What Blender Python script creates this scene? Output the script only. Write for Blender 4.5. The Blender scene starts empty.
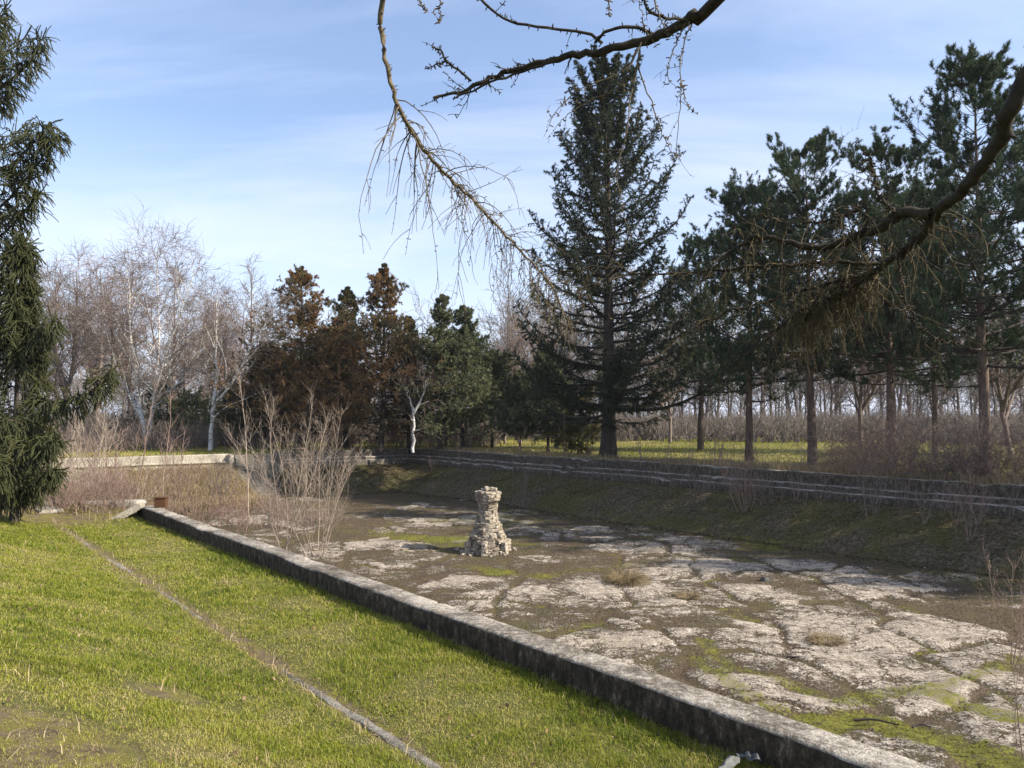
import bpy, math, random
import numpy as np
from mathutils import Vector

rng = np.random.default_rng(7)
random.seed(7)
R = math.radians
scene = bpy.context.scene
COL = scene.collection

# ------------------------------------------------------------------ frame of the place
CAMZ, F, HY = 2.0, 770.0, 417.0
D = np.array([-0.6284, 0.7779]); NN = np.array([0.7779, 0.6284])   # along the pool / across the pool
def uv(u, p):
    u = np.asarray(u, float); p = np.asarray(p, float)
    return D[0]*u + NN[0]*p, D[1]*u + NN[1]*p
def U(u, p, z):
    x, y = uv(u, p)
    return np.stack(np.broadcast_arrays(x, y, np.asarray(z, float)), -1)
def bear(x, Y): return (x-512)/F*Y                     # lateral metres of a bearing at a depth
def spot(x, y, z=0.0):                                 # ground point on level z
    Y = F*(CAMZ-z)/(y-HY); return np.array([bear(x, Y), Y, z])
def up(x, y): return D[0]*x + D[1]*y, NN[0]*x + NN[1]*y

# ------------------------------------------------------------------ noise
def _h(ix, iy, s):
    n = (ix.astype(np.int64)*374761393 + iy.astype(np.int64)*668265263 + s*974711) & 0x7fffffff
    n = ((n ^ (n >> 13))*1274126177) & 0x7fffffff
    return ((n ^ (n >> 16)) & 0xffff)/65535.0
def vn(x, y, s=0):
    x = np.asarray(x, float); y = np.asarray(y, float)
    ix = np.floor(x); iy = np.floor(y); fx = x-ix; fy = y-iy
    fx = fx*fx*(3-2*fx); fy = fy*fy*(3-2*fy)
    a = _h(ix, iy, s); b = _h(ix+1, iy, s); c = _h(ix, iy+1, s); d = _h(ix+1, iy+1, s)
    return (a*(1-fx)+b*fx)*(1-fy) + (c*(1-fx)+d*fx)*fy
def fbm(x, y, s=0, o=4):
    t = 0; a = 0.5
    for i in range(o):
        t = t + a*vn(np.asarray(x)*2**i, np.asarray(y)*2**i, s+i*17); a *= .5
    return t/(1-.5**o)
def sst(a, b, x):
    t = np.clip((x-a)/(b-a), 0, 1); return t*t*(3-2*t)

# ------------------------------------------------------------------ mesh building
class MB:
    def __init__(s): s.V=[]; s.Q=[]; s.T=[]; s.A=[]; s.n=0
    def add(s, V, Q=None, T=None, a=0.5):
        V = np.asarray(V, float).reshape(-1, 3)
        s.V.append(V); s.A.append(np.broadcast_to(np.asarray(a, float), (len(V),)))
        if Q is not None and len(Q): s.Q.append(np.asarray(Q).reshape(-1, 4)+s.n)
        if T is not None and len(T): s.T.append(np.asarray(T).reshape(-1, 3)+s.n)
        s.n += len(V); return s
    def build(s, name, mat, parent=None, loc=None, smooth=False):
        V = np.concatenate(s.V) if s.V else np.zeros((0, 3))
        Q = np.concatenate(s.Q) if s.Q else np.zeros((0, 4), int)
        T = np.concatenate(s.T) if s.T else np.zeros((0, 3), int)
        me = bpy.data.meshes.new(name)
        me.vertices.add(len(V)); me.vertices.foreach_set('co', V.astype(np.float32).ravel())
        li = np.concatenate([Q.ravel(), T.ravel()]).astype(np.int32)
        me.loops.add(len(li)); me.loops.foreach_set('vertex_index', li)
        me.polygons.add(len(Q)+len(T))
        ls = np.concatenate([np.arange(len(Q))*4, len(Q)*4+np.arange(len(T))*3]).astype(np.int32)
        me.polygons.foreach_set('loop_start', ls)
        if smooth: me.polygons.foreach_set('use_smooth', np.ones(len(ls), bool))
        me.update(calc_edges=True)
        at = me.attributes.new('v', 'FLOAT', 'POINT'); at.data.foreach_set('value', np.concatenate(s.A).astype(np.float32))
        me.materials.append(mat)
        o = bpy.data.objects.new(name, me); COL.objects.link(o)
        if parent is not None: o.parent = parent
        if loc is not None: o.location = tuple(map(float, loc))
        return o

def tubes(P, Rr, S=5):
    """P (N,K,3) polylines, Rr (N,K) radii -> verts, quads"""
    N, K, _ = P.shape
    T = np.gradient(P, axis=1); T /= np.linalg.norm(T, axis=2, keepdims=True)+1e-9
    ref = np.where(np.abs(T[:, :1, 2:3]) > .85, np.array([[[1., 0, 0]]]), np.array([[[0, 0, 1.]]]))
    A = np.cross(T, np.broadcast_to(ref, T.shape)); A /= np.linalg.norm(A, axis=2, keepdims=True)+1e-9
    B = np.cross(T, A)
    th = np.arange(S)*2*np.pi/S
    V = P[:, :, None] + Rr[:, :, None, None]*(np.cos(th)[:, None]*A[:, :, None] + np.sin(th)[:, None]*B[:, :, None])
    base = (np.arange(N)*K*S)[:, None, None] + (np.arange(K-1)*S)[None, :, None]
    j = np.arange(S); jn = (j+1) % S
    Q = np.stack([base+j, base+jn, base+S+jn, base+S+j], -1).reshape(-1, 4)
    return V.reshape(-1, 3), Q
def add_tubes(mb, P, Rr, S=5, a=None):
    if len(P) == 0: return
    V, Q = tubes(P, Rr, S)
    if a is None: a = .5
    else: a = np.repeat(a, P.shape[1]*S) if np.ndim(a) == 1 else a
    mb.add(V, Q, a=a)

def norm(v): return v/(np.linalg.norm(v, axis=-1, keepdims=True)+1e-9)
def at_t(P, t):
    K = P.shape[1]; f = t*(K-1); i = np.clip(f.astype(int), 0, K-2); f = f-i
    n = np.arange(len(P)); a = P[n, i]; b = P[n, i+1]
    if P.ndim == 2: return a+(b-a)*f
    return a+(b-a)*f[:, None], norm(b-a)
def grow(P, Rr, n, t0, t1, ang, L, K=5, upw=0., wob=.1, rs=.6, tip=.25, flat=0., lenf=None, rmin=.003, rel=None, lmax=99.):
    """n children per parent branch; L = length (scalar or (lo,hi)); lenf(t) length profile"""
    M = len(P)*n
    i = np.repeat(np.arange(len(P)), n)
    t = (np.tile(np.arange(n), len(P)) + rng.random(M))/n
    t = t0+(t1-t0)*t
    base, T = at_t(P[i], t); r0 = at_t(Rr[i], t)
    rv = rng.normal(size=(M, 3)); rv[:, 2] *= (1-flat)
    perp = norm(rv - (rv*T).sum(1, keepdims=True)*T)
    a = np.radians(ang)*(1+.25*rng.normal(size=M))
    d = np.cos(a)[:, None]*T + np.sin(a)[:, None]*perp
    if rel is not None: L = np.minimum(rel*np.linalg.norm(np.diff(P, axis=1), axis=2).sum(1)[i], lmax)
    Ln = L*(.6+.8*rng.random(M))
    if lenf is not None: Ln = Ln*lenf(t)
    C = np.zeros((M, K, 3)); C[:, 0] = base
    for k in range(1, K):
        d = norm(d + wob*rng.normal(size=(M, 3)) + np.array([0, 0, upw]))
        C[:, k] = C[:, k-1] + d*(Ln/(K-1))[:, None]
    r0 = np.maximum(r0*rs, rmin)
    rr = r0[:, None]*np.linspace(1, tip, K)[None]
    return C, np.maximum(rr, rmin*.6)

def blades(P, dr, L, w, a=.5, bend=0.):
    """thin pointed triangles (needles, leaves)"""
    n = len(P); s = norm(np.cross(dr, rng.normal(size=(n, 3))))*(np.asarray(w)/2).reshape(-1, 1)
    L = np.broadcast_to(L, (n,))[:, None]
    V = np.stack([P-s, P+s, P+dr*L], 1).reshape(-1, 3)
    T = np.arange(3*n).reshape(-1, 3)
    return V, T, (np.repeat(a, 3) if np.ndim(a) else a)
def needles(mb, P, per, L, w, t0=.1, spread=.9, col=None, down=0., fwd=.7):
    """blades along twigs P (N,K,3)"""
    i = np.repeat(np.arange(len(P)), per); M = len(i)
    t = t0+(1-t0)*rng.random(M)
    b, T = at_t(P[i], t)
    d = norm(T*fwd + spread*norm(rng.normal(size=(M, 3))) + np.array([0, 0, -down]))
    c = rng.random(len(P)) if col is None else col
    V, Tq, a = blades(b, d, L*(.6+.7*rng.random(M)), np.full(M, w), np.clip(c[i]+.12*rng.normal(size=M), 0, 1))
    mb.add(V, T=Tq, a=a)

def tag(o, label=None, cat=None, group=None, kind=None):
    if label: o['label'] = label
    if cat: o['category'] = cat
    if group: o['group'] = group
    if kind: o['kind'] = kind
    return o
def empty(name, loc, rz=0., s=1.):
    o = bpy.data.objects.new(name, None); COL.objects.link(o); o.empty_display_size = .3
    o.location = tuple(map(float, loc)); o.rotation_euler = (0, 0, rz)
    o.scale = (s, s, s) if np.ndim(s) == 0 else s
    return o
def dup(o, loc, rz, s, label, group=None, cat=None):
    c = o.copy(); COL.objects.link(c)
    for ch in list(o.children):
        k = ch.copy(); COL.objects.link(k); k.parent = c
    c.location = tuple(map(float, loc)); c.rotation_euler = (0, 0, rz)
    c.scale = (s, s, s) if np.ndim(s) == 0 else s
    c['label'] = label
    if cat: c['category'] = cat
    if group: c['group'] = group
    elif 'group' in c: del c['group']
    return c

# ------------------------------------------------------------------ materials
class NT:
    def __init__(s, name):
        s.m = bpy.data.materials.new(name); s.m.use_nodes = True
        s.t = s.m.node_tree; s.b = s.t.nodes['Principled BSDF']; s.b.inputs['Specular IOR Level'].default_value = .25
        s.b.inputs['Roughness'].default_value = .85
        s.co = s.n('ShaderNodeNewGeometry').outputs['Position']
    def n(s, ty, **k):
        n = s.t.nodes.new(ty)
        for a, b in k.items(): setattr(n, a, b)
        return n
    def lk(s, a, b): s.t.links.new(a, b)
    def noise(s, scale, detail=5, rough=.6, vec=None, dist=0.):
        n = s.n('ShaderNodeTexNoise'); n.inputs['Scale'].default_value = scale; n.inputs['Detail'].default_value = detail
        n.inputs['Roughness'].default_value = rough; n.inputs['Distortion'].default_value = dist
        s.lk(vec or s.co, n.inputs['Vector']); return n.outputs['Fac']
    def attr(s, name='v'):
        n = s.n('ShaderNodeAttribute'); n.attribute_name = name; return n.outputs['Fac']
    def ramp(s, f, stops):
        n = s.n('ShaderNodeValToRGB'); e = n.color_ramp.elements
        e[0].position = stops[0][0]; e[1].position = stops[-1][0]
        for p, c in stops[1:-1]: e.new(p)
        for k, (p, c) in enumerate(stops):
            c = (c, c, c) if np.ndim(c) == 0 else c
            e[k].color = (*c, 1)
        s.lk(f, n.inputs['Fac']); return n.outputs['Color']
    def mix(s, f, a, b, bt='MIX'):
        n = s.n('ShaderNodeMix', data_type='RGBA', blend_type=bt)
        for v, i in ((f, 0), (a, 6), (b, 7)):
            if hasattr(v, 'is_output'): s.lk(v, n.inputs[i])
            else: n.inputs[i].default_value = v if i == 0 else (*v, 1)
        return n.outputs[2]
    def math(s, op, a, b=None, c=None, clamp=False):
        n = s.n('ShaderNodeMath', operation=op); n.use_clamp = clamp
        for i, v in enumerate((a, b, c)):
            if v is None: continue
            if hasattr(v, 'is_output'): s.lk(v, n.inputs[i])
            else: n.inputs[i].default_value = v
        return n.outputs[0]
    def bump(s, h, dist, strength=1.):
        n = s.n('ShaderNodeBump'); n.inputs['Distance'].default_value = dist; n.inputs['Strength'].default_value = strength
        s.lk(h, n.inputs['Height']); s.lk(n.outputs[0], s.b.inputs['Normal'])
    def done(s, col):
        s.lk(col, s.b.inputs['Base Color']) if hasattr(col, 'is_output') else setattr(s.b.inputs['Base Color'], 'default_value', (*col, 1))
        return s.m

def leafmat(name, stops, trans=.25, rough=.6, big=.6):
    k = NT(name)
    v = k.math('ADD', k.math('MULTIPLY', k.attr(), 1-big*.5), k.math('MULTIPLY', k.noise(.7, 2), big*.5), clamp=True)
    c = k.ramp(v, stops); k.b.inputs['Roughness'].default_value = rough
    k.done(c)
    if trans > 0:
        t = k.n('ShaderNodeBsdfTranslucent'); k.lk(c, t.inputs['Color'])
        m = k.n('ShaderNodeMixShader'); m.inputs[0].default_value = trans
        k.lk(k.b.outputs[0], m.inputs[1]); k.lk(t.outputs[0], m.inputs[2])
        k.lk(m.outputs[0], k.t.nodes['Material Output'].inputs['Surface'])
    return k.m
def barkmat(name, a, b, scale=12., bumpd=.01, stretch=.25):
    k = NT(name)
    mp = k.n('ShaderNodeMapping'); mp.inputs['Scale'].default_value = (1, 1, stretch); k.lk(k.co, mp.inputs[0])
    f = k.noise(scale, 5, .65, mp.outputs[0])
    c = k.ramp(f, [(.35, a), (.65, b)]); c = k.mix(k.math('MULTIPLY', k.attr(), .25), c, (b[0]*1.2, b[1]*1.2, b[2]*1.1))
    k.bump(f, bumpd); return k.done(c)

M = {}
M['spruce'] = leafmat('spruce_needles', [(0, (.014, .022, .011)), (.5, (.030, .044, .018)), (1, (.065, .078, .030))], .1)
M['pine'] = leafmat('pine_needles', [(0, (.024, .042, .020)), (.5, (.052, .084, .038)), (1, (.105, .14, .058))], .15)
M['nearspruce'] = leafmat('near_spruce_needles', [(0, (.022, .028, .010)), (.5, (.055, .060, .020)), (1, (.13, .12, .042))], .12)
M['rust'] = leafmat('rusty_cypress_foliage', [(0, (.040, .042, .020)), (.3, (.10, .085, .034)), (.6, (.20, .115, .048)), (1, (.30, .16, .07))], .2)
M['rustdark'] = leafmat('rust_and_green_foliage', [(0, (.022, .030, .013)), (.5, (.060, .064, .022)), (.8, (.12, .080, .030)), (1, (.17, .095, .036))], .2)
M['olive'] = leafmat('olive_conifer_foliage', [(0, (.042, .055, .028)), (.5, (.115, .130, .062)), (1, (.22, .22, .11))], .2)
M['yellowbush'] = leafmat('yellow_green_foliage', [(0, (.05, .055, .015)), (1, (.16, .14, .035))], .25)
M['darkbark'] = barkmat('dark_bark', (.020, .016, .013), (.070, .056, .046))
M['pinebark'] = barkmat('pine_bark', (.05, .036, .028), (.16, .115, .088), 9)
M['twig'] = barkmat('grey_brown_twig', (.10, .075, .062), (.22, .175, .15), 20)
M['redtwig'] = barkmat('reddish_twig', (.13, .085, .068), (.28, .20, .165), 20)
M['paletwig'] = barkmat('pale_dry_twig', (.19, .15, .12), (.37, .30, .24), 20)
M['farwood'] = barkmat('far_wood_bark', (.085, .070, .060), (.18, .155, .135), 3)
M['overbark'] = barkmat('lichened_branch_bark', (.035, .027, .018), (.15, .12, .068), 35, .003, 1.)
M['overtwig'] = barkmat('mossy_twig_bark', (.018, .014, .008), (.10, .078, .038), 30, .003, 1.)
M['overdark'] = barkmat('mossy_branch_bark', (.012, .010, .007), (.042, .034, .020), 30, .003, 1.)

k = NT('birch_bark')
mp = k.n('ShaderNodeMapping'); mp.inputs['Scale'].default_value = (1, 1, 3.5); k.lk(k.co, mp.inputs[0])
M['birch'] = k.done(k.ramp(k.noise(3., 4, .7, mp.outputs[0]), [(.36, (.05, .045, .04)), (.46, (.45, .43, .40)), (.7, (.72, .70, .66))]))

def concrete(name, light, mid, dark, dirt=.5, bands=0., sc=1.):
    k = NT(name)
    big = k.noise(.9*sc, 6, .65); fine = k.noise(14*sc, 6, .7); sp = k.noise(55*sc, 3, .6)
    f = k.math('ADD', k.math('MULTIPLY', big, .55), k.math('MULTIPLY', fine, .45))
    c = k.ramp(f, [(.40+.2*dirt-.14, dark), (.5+.2*dirt-.12, mid), (.62+.2*dirt-.1, light)])
    c = k.mix(k.ramp(sp, [(.35, .55), (.5, 0.)]), c, tuple(x*.45 for x in dark))
    k.bump(k.math('ADD', fine, k.math('MULTIPLY', sp, .5)), .02); return k.done(c)
M['conc'] = concrete('weathered_concrete', (.40, .37, .32), (.25, .225, .185), (.08, .068, .052), .35)
M['concwall'] = concrete('grimy_wall_concrete', (.30, .28, .24), (.15, .135, .11), (.045, .040, .030), .6)
M['conclight'] = concrete('cream_concrete', (.46, .42, .34), (.31, .28, .225), (.10, .088, .068), .4)  # paler, creamier concrete mix
M['stone'] = concrete('rough_tufa_stone', (.46, .41, .34), (.27, .235, .19), (.07, .058, .045), .45, sc=2.6)

k = NT('rough_tufa_stone')
f1 = k.noise(9, 6, .7); f2 = k.noise(45, 4, .7); at_ = k.attr()
c = k.ramp(k.math('ADD', k.math('MULTIPLY', f1, .5), k.math('MULTIPLY', f2, .5)), [(.36, (.11, .09, .066)), (.47, (.34, .295, .23)), (.6, (.60, .53, .43))])
c = k.mix(k.ramp(at_, [(.0, .0), (.6, .1), (1., .75)]), c, (.14, .105, .070)); k.bump(k.math('ADD', f1, f2), .03); M['stone'] = k.done(c)
# parapet: pale lichened top, lichen-black sides; wall ledges: sky light painted on tops
def algae_toplight(name, tops, sides, zt=(.35, .7)):
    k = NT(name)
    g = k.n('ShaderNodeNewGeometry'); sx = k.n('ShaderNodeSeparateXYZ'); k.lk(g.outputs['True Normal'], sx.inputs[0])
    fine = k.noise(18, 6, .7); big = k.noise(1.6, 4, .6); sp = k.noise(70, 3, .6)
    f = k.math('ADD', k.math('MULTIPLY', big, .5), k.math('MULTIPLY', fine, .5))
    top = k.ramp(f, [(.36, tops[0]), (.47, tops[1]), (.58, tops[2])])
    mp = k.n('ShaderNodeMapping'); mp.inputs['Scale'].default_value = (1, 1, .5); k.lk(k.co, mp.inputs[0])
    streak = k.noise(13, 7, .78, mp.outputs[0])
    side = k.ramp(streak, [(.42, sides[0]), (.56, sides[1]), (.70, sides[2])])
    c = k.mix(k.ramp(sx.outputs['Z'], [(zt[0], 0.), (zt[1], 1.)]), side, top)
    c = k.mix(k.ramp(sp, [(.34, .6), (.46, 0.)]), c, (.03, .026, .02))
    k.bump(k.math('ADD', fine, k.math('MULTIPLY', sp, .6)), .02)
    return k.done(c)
M['wallgrey'] = algae_toplight('shaded_grey_concrete', [(.10, .085, .065), (.28, .25, .21), (.46, .42, .36)], [(.05, .042, .032), (.15, .13, .105), (.34, .31, .26)], (.6, .9))  # end wall right of the stairs; tree shadow painted in as grey
M['parapet'] = algae_toplight('parapet_concrete', [(.045, .037, .027), (.17, .145, .115), (.42, .38, .32)], [(.024, .018, .012), (.075, .058, .041), (.30, .26, .20)])
M['wallside'] = algae_toplight('algae_toplit_concrete', [(.06, .05, .038), (.20, .175, .14), (.42, .385, .325)], [(.035, .029, .021), (.105, .088, .066), (.28, .245, .195)], (.6, .9))  # ledge tops paled in colour, as if lit by the sky, over dark faces

# pool floor: attribute light (bare concrete), moss; the rest soil and dead moss
k = NT('broken_pool_floor')
li = k.attr('light'); mo = k.attr('moss')
wide = k.noise(1.1, 5, .65); n1 = k.noise(5., 7, .75); n2 = k.noise(26, 5, .7); n3 = k.noise(90, 3, .6)
mp = k.n('ShaderNodeMapping'); mp.inputs['Rotation'].default_value = (0, 0, R(20)); mp.inputs['Scale'].default_value = (.5, 1.9, 1); k.lk(k.co, mp.inputs[0])
n0 = k.noise(1.7, 6, .7, mp.outputs[0])
soil = k.ramp(n2, [(.3, (.028, .019, .012)), (.5, (.070, .048, .030)), (.7, (.16, .118, .078))])
soil = k.mix(k.ramp(wide, [(.45, .0), (.65, .45)]), soil, (.085, .080, .022))
concc = k.ramp(k.math('ADD', k.math('MULTIPLY', n1, .5), k.math('MULTIPLY', n2, .5)), [(.38, (.15, .12, .09)), (.48, (.30, .25, .195)), (.55, (.50, .44, .36)), (.62, (.70, .64, .55))])
concc = k.mix(k.ramp(n3, [(.40, .85), (.53, 0.)]), concc, (.12, .095, .07))
greyc = k.ramp(k.math('ADD', k.math('MULTIPLY', n2, .5), k.math('MULTIPLY', n3, .5)), [(.36, (.075, .060, .046)), (.5, (.19, .158, .128)), (.62, (.40, .35, .29))])
f = k.math('ADD', k.math('ADD', k.math('MULTIPLY', li, 1.), k.math('MULTIPLY', k.math('SUBTRACT', n1, .5), .95)), k.math('ADD', k.math('MULTIPLY', k.math('SUBTRACT', n0, .5), .8), k.math('MULTIPLY', k.math('SUBTRACT', n2, .5), 1.0)))
vo = k.n('ShaderNodeTexVoronoi', feature='DISTANCE_TO_EDGE'); vo.inputs['Scale'].default_value = .42
wv = k.n('ShaderNodeMix', data_type='VECTOR'); wv.inputs[0].default_value = .35
nn_ = k.n('ShaderNodeTexNoise'); nn_.inputs['Scale'].default_value = 1.4; nn_.inputs['Detail'].default_value = 5; k.lk(k.co, nn_.inputs['Vector'])
va = k.n('ShaderNodeVectorMath', operation='MULTIPLY_ADD'); k.lk(nn_.outputs['Color'], va.inputs[0]); va.inputs[1].default_value = (1.6, 1.6, 0); k.lk(k.co, va.inputs[2]); k.lk(va.outputs[0], vo.inputs['Vector'])
vo2 = k.n('ShaderNodeTexVoronoi', feature='DISTANCE_TO_EDGE'); vo2.inputs['Scale'].default_value = 1.7; k.lk(va.outputs[0], vo2.inputs['Vector'])
f = k.math('SUBTRACT', f, k.ramp(vo2.outputs['Distance'], [(.0, .30), (.06, .0)]))
fm = k.ramp(f, [(.32, 0.), (.40, .9), (.5, 1.)])
c = k.mix(fm, soil, k.mix(k.ramp(f, [(.46, 0.), (.64, 1.)]), greyc, concc))
mossc = k.ramp(n2, [(.35, (.060, .062, .010)), (.6, (.170, .165, .020))])
fmo = k.ramp(k.math('ADD', mo, k.math('ADD', k.math('MULTIPLY', k.math('SUBTRACT', n1, .5), 1.1), k.math('MULTIPLY', k.math('SUBTRACT', n2, .5), .8))), [(.48, 0.), (.66, 1.)])
c = k.mix(fmo, c, mossc)
k.bump(k.math('ADD', k.math('MULTIPLY', fm, .8), k.math('ADD', n2, k.math('MULTIPLY', n3, .4))), .025)
M['floor'] = k.done(c)

k = NT('mossy_bank')
n1 = k.noise(.55, 5, .65); n2 = k.noise(9, 6, .75); n3 = k.noise(45, 4, .7)
c = k.ramp(n2, [(.35, (.034, .026, .015)), (.5, (.10, .078, .048)), (.66, (.22, .18, .12))])
c = k.mix(k.ramp(n1, [(.42, 0.), (.6, .75)]), c, k.ramp(n3, [(.35, (.035, .036, .008)), (.65, (.13, .125, .018))]))
k.bump(k.math('ADD', n2, n3), .05); M['bank'] = k.done(c)

k = NT('park_ground')
so = k.attr('soil'); n1 = k.noise(.8, 5, .65); n2 = k.noise(12, 6, .7); n3 = k.noise(60, 4, .7)
gr = k.ramp(n3, [(.3, (.030, .036, .008)), (.55, (.080, .085, .018)), (.75, (.15, .14, .04))])
gr = k.mix(k.ramp(n1, [(.45, 0.), (.7, .6)]), gr, (.15, .125, .05))
sl = k.ramp(n2, [(.3, (.060, .043, .024)), (.55, (.135, .10, .058)), (.75, (.24, .185, .11))])
sl = k.mix(k.ramp(k.noise(4.5, 5, .7), [(.46, 0.), (.58, .8)]), sl, (.15, .135, .025))
c = k.mix(k.ramp(k.math('ADD', so, k.math('MULTIPLY', k.math('SUBTRACT', n2, .5), .8)), [(.35, 0.), (.65, 1.)]), gr, sl)
k.bump(k.math('ADD', n2, n3), .02); M['ground'] = k.done(c)

M['grass'] = leafmat('lawn_grass', [(0, (.46, .37, .17)), (.20, (.33, .31, .07)), (.45, (.25, .265, .022)), (.72, (.15, .19, .012)), (1, (.055, .095, .008))], .3, .5, 0.)
M['straw'] = leafmat('dead_grass', [(0, (.16, .115, .06)), (.5, (.30, .23, .13)), (1, (.46, .37, .22))], .25, .7, 0.)
M['litter'] = leafmat('leaf_litter', [(0, (.030, .021, .012)), (.45, (.085, .060, .036)), (.7, (.060, .062, .014)), (.85, (.10, .10, .018)), (1, (.24, .18, .12))], .1, .8, 0.)
M['fallen'] = leafmat('fallen_leaf', [(0, (.06, .035, .02)), (.5, (.16, .09, .045)), (1, (.30, .21, .13))], .15, .7, 0.)
M['mossleaf'] = leafmat('moss_and_litter', [(0, (.06, .045, .025)), (.35, (.13, .10, .05)), (.6, (.09, .095, .018)), (1, (.20, .19, .03))], .2, .8, 0.)
def plain(name, c, rough=.7):
    k = NT(name); k.b.inputs['Roughness'].default_value = rough
    f = k.noise(30, 4); return k.done(k.ramp(f, [(.3, tuple(x*.6 for x in c)), (.7, c)]))
M['rustbox'] = plain('rusty_metal', (.10, .045, .022))
M['plastic'] = plain('dirty_plastic_film', (.12, .125, .12), .6)
M['stick'] = plain('dark_wet_stick', (.03, .024, .018))

# ------------------------------------------------------------------ terrain
PU0, PU1, PP0, PP1 = -8.0, 41.3, 4.60, 25.35
def zg(u, p):
    """ground height around the pool"""
    u = np.asarray(u, float); p = np.asarray(p, float)
    lawn = -.26 + .58*sst(2.75, .1, p) + .02*(fbm(u*.8, p*.8, 3)-.5)*2
    lawn = lawn + .05*sst(2.85, 2.6, p)
    rough = -.05 + .22*(fbm(u*.5, p*.5, 9)-.5)
    z = lawn + (rough-lawn)*sst(18.2, 20.5, u)
    park = .0 + .16*(fbm(u*.12, p*.12, 5)-.5) + .05*(fbm(u*.9, p*.9, 6)-.5)
    far = (p > 15) | (u > 40)
    z = np.where(far, np.where(p > 25, park*sst(25.4, 28, p)-.02, z), z)
    z = np.where((u > 40), -.02+park*sst(41.3, 44, u), z)
    return z
def lines(*segs):
    out = []
    for a, b, s in segs: out.append(np.arange(a, b-1e-6, s))
    out.append([segs[-1][1]]); return np.concatenate(out)
ul = np.concatenate([-np.geomspace(60, 2500, 14)[::-1], lines((-58, -8, 2.), (-8, 22, .2), (22, 41.2, .4)), [PU1], lines((41.8, 60, .6), (60, 110, 2.5)), np.geomspace(115, 2500, 16)])
pl = np.concatenate([-np.geomspace(40, 2500, 14)[::-1], lines((-38, -6, 1.), (-6, 4.5, .1)), [PP0], lines((5.0, 25.2, 1.)), [PP1], lines((25.8, 60, .6), (60, 110, 2.5)), np.geomspace(115, 2500, 16)])
ul = np.unique(np.round(ul, 4)); pl = np.unique(np.round(pl, 4))
UG, PG = np.meshgrid(ul, pl, indexing='ij')
ZG = zg(UG, PG)
mb = MB(); nu, npp = UG.shape
ii, jj = np.meshgrid(np.arange(nu-1), np.arange(npp-1), indexing='ij')
keep = ~((ul[ii] >= PU0-.01) & (ul[ii+1] <= PU1+.01) & (pl[jj] >= PP0-.01) & (pl[jj+1] <= PP1+.01))
ii = ii[keep]; jj = jj[keep]
Q = np.stack([ii*npp+jj, (ii+1)*npp+jj, (ii+1)*npp+jj+1, ii*npp+jj+1], -1)[:, ::-1]
mb.add(U(UG, PG, ZG), Q)
ground = mb.build('ground', M['ground'], smooth=True)
def soilmask(u, p):
    m = sst(17.8, 19.3, u+.5*(fbm(p*1.3, u*.4, 31)-.5)*2)*(p < 15)
    m = np.maximum(m, .9*np.exp(-((p-2.78)/.16)**2)*(u < 19)*(p < 6))
    # worn mossy spot beside the photographer
    sx_, sy_ = uv(u, p)
    m = np.maximum(m, .95*np.exp(-(((sx_+2.75)/1.0)**2+((sy_-3.6)/1.1)**2)**2))
    m = np.maximum(m, .8*np.exp(-(((sx_+2.45)/.35)**2+((sy_-5.6)/.22)**2)))
    m = np.where((u > 40.5), .45+.9*(fbm(u*.2, p*.2, 12)-.5), m)
    m = np.where((p > 25) & (u <= 40.5), .30+.9*(fbm(u*.25, p*.25, 12)-.5) + .7*sst(27.5, 26, p), m)
    m = np.maximum(m, sst(62, 75, np.hypot(sx_, sy_)))
    return np.clip(m, 0, 1)
at = ground.data.attributes.new('soil', 'FLOAT', 'POINT'); at.data.foreach_set('value', soilmask(UG, PG).astype(np.float32).ravel())
tag(ground, kind='structure')

# ---- pool basin
FZ = -2.05
fu = np.arange(PU0-.2, PU1+.21, .085); fp = np.arange(4.5, 25.5, .085)
FU, FP = np.meshgrid(fu, fp, indexing='ij')
def smin_(a, b, k=.35):
    h = np.clip(.5+.5*(b-a)/k, 0, 1); return b+(a-b)*h-k*h*(1-h)
def zbasin(u, p):
    a = (p-4.75)/2.4; b = (24.5-p)/2.4; c = (40.6-u)/(4.0-3.1*(1-sst(1.05, 1.45, np.abs(p-15.2)))); d = (u-PU0-.3)/2.4
    s = smin_(smin_(a, b, .2), smin_(c, d, .2), .2)
    s2 = s; s = np.clip(s, 0, 1.0)
    bank = -.78-(1.27)*(s*(1-.12*np.sin(s*math.pi)))
    return bank, s, s2
FB, FS, FS2 = zbasin(FU, FP)
FX, FY = uv(FU, FP)
def floorpt(x, y):
    Y = F*(CAMZ-FZ)/(y-HY); return bear(x, Y), Y
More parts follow.
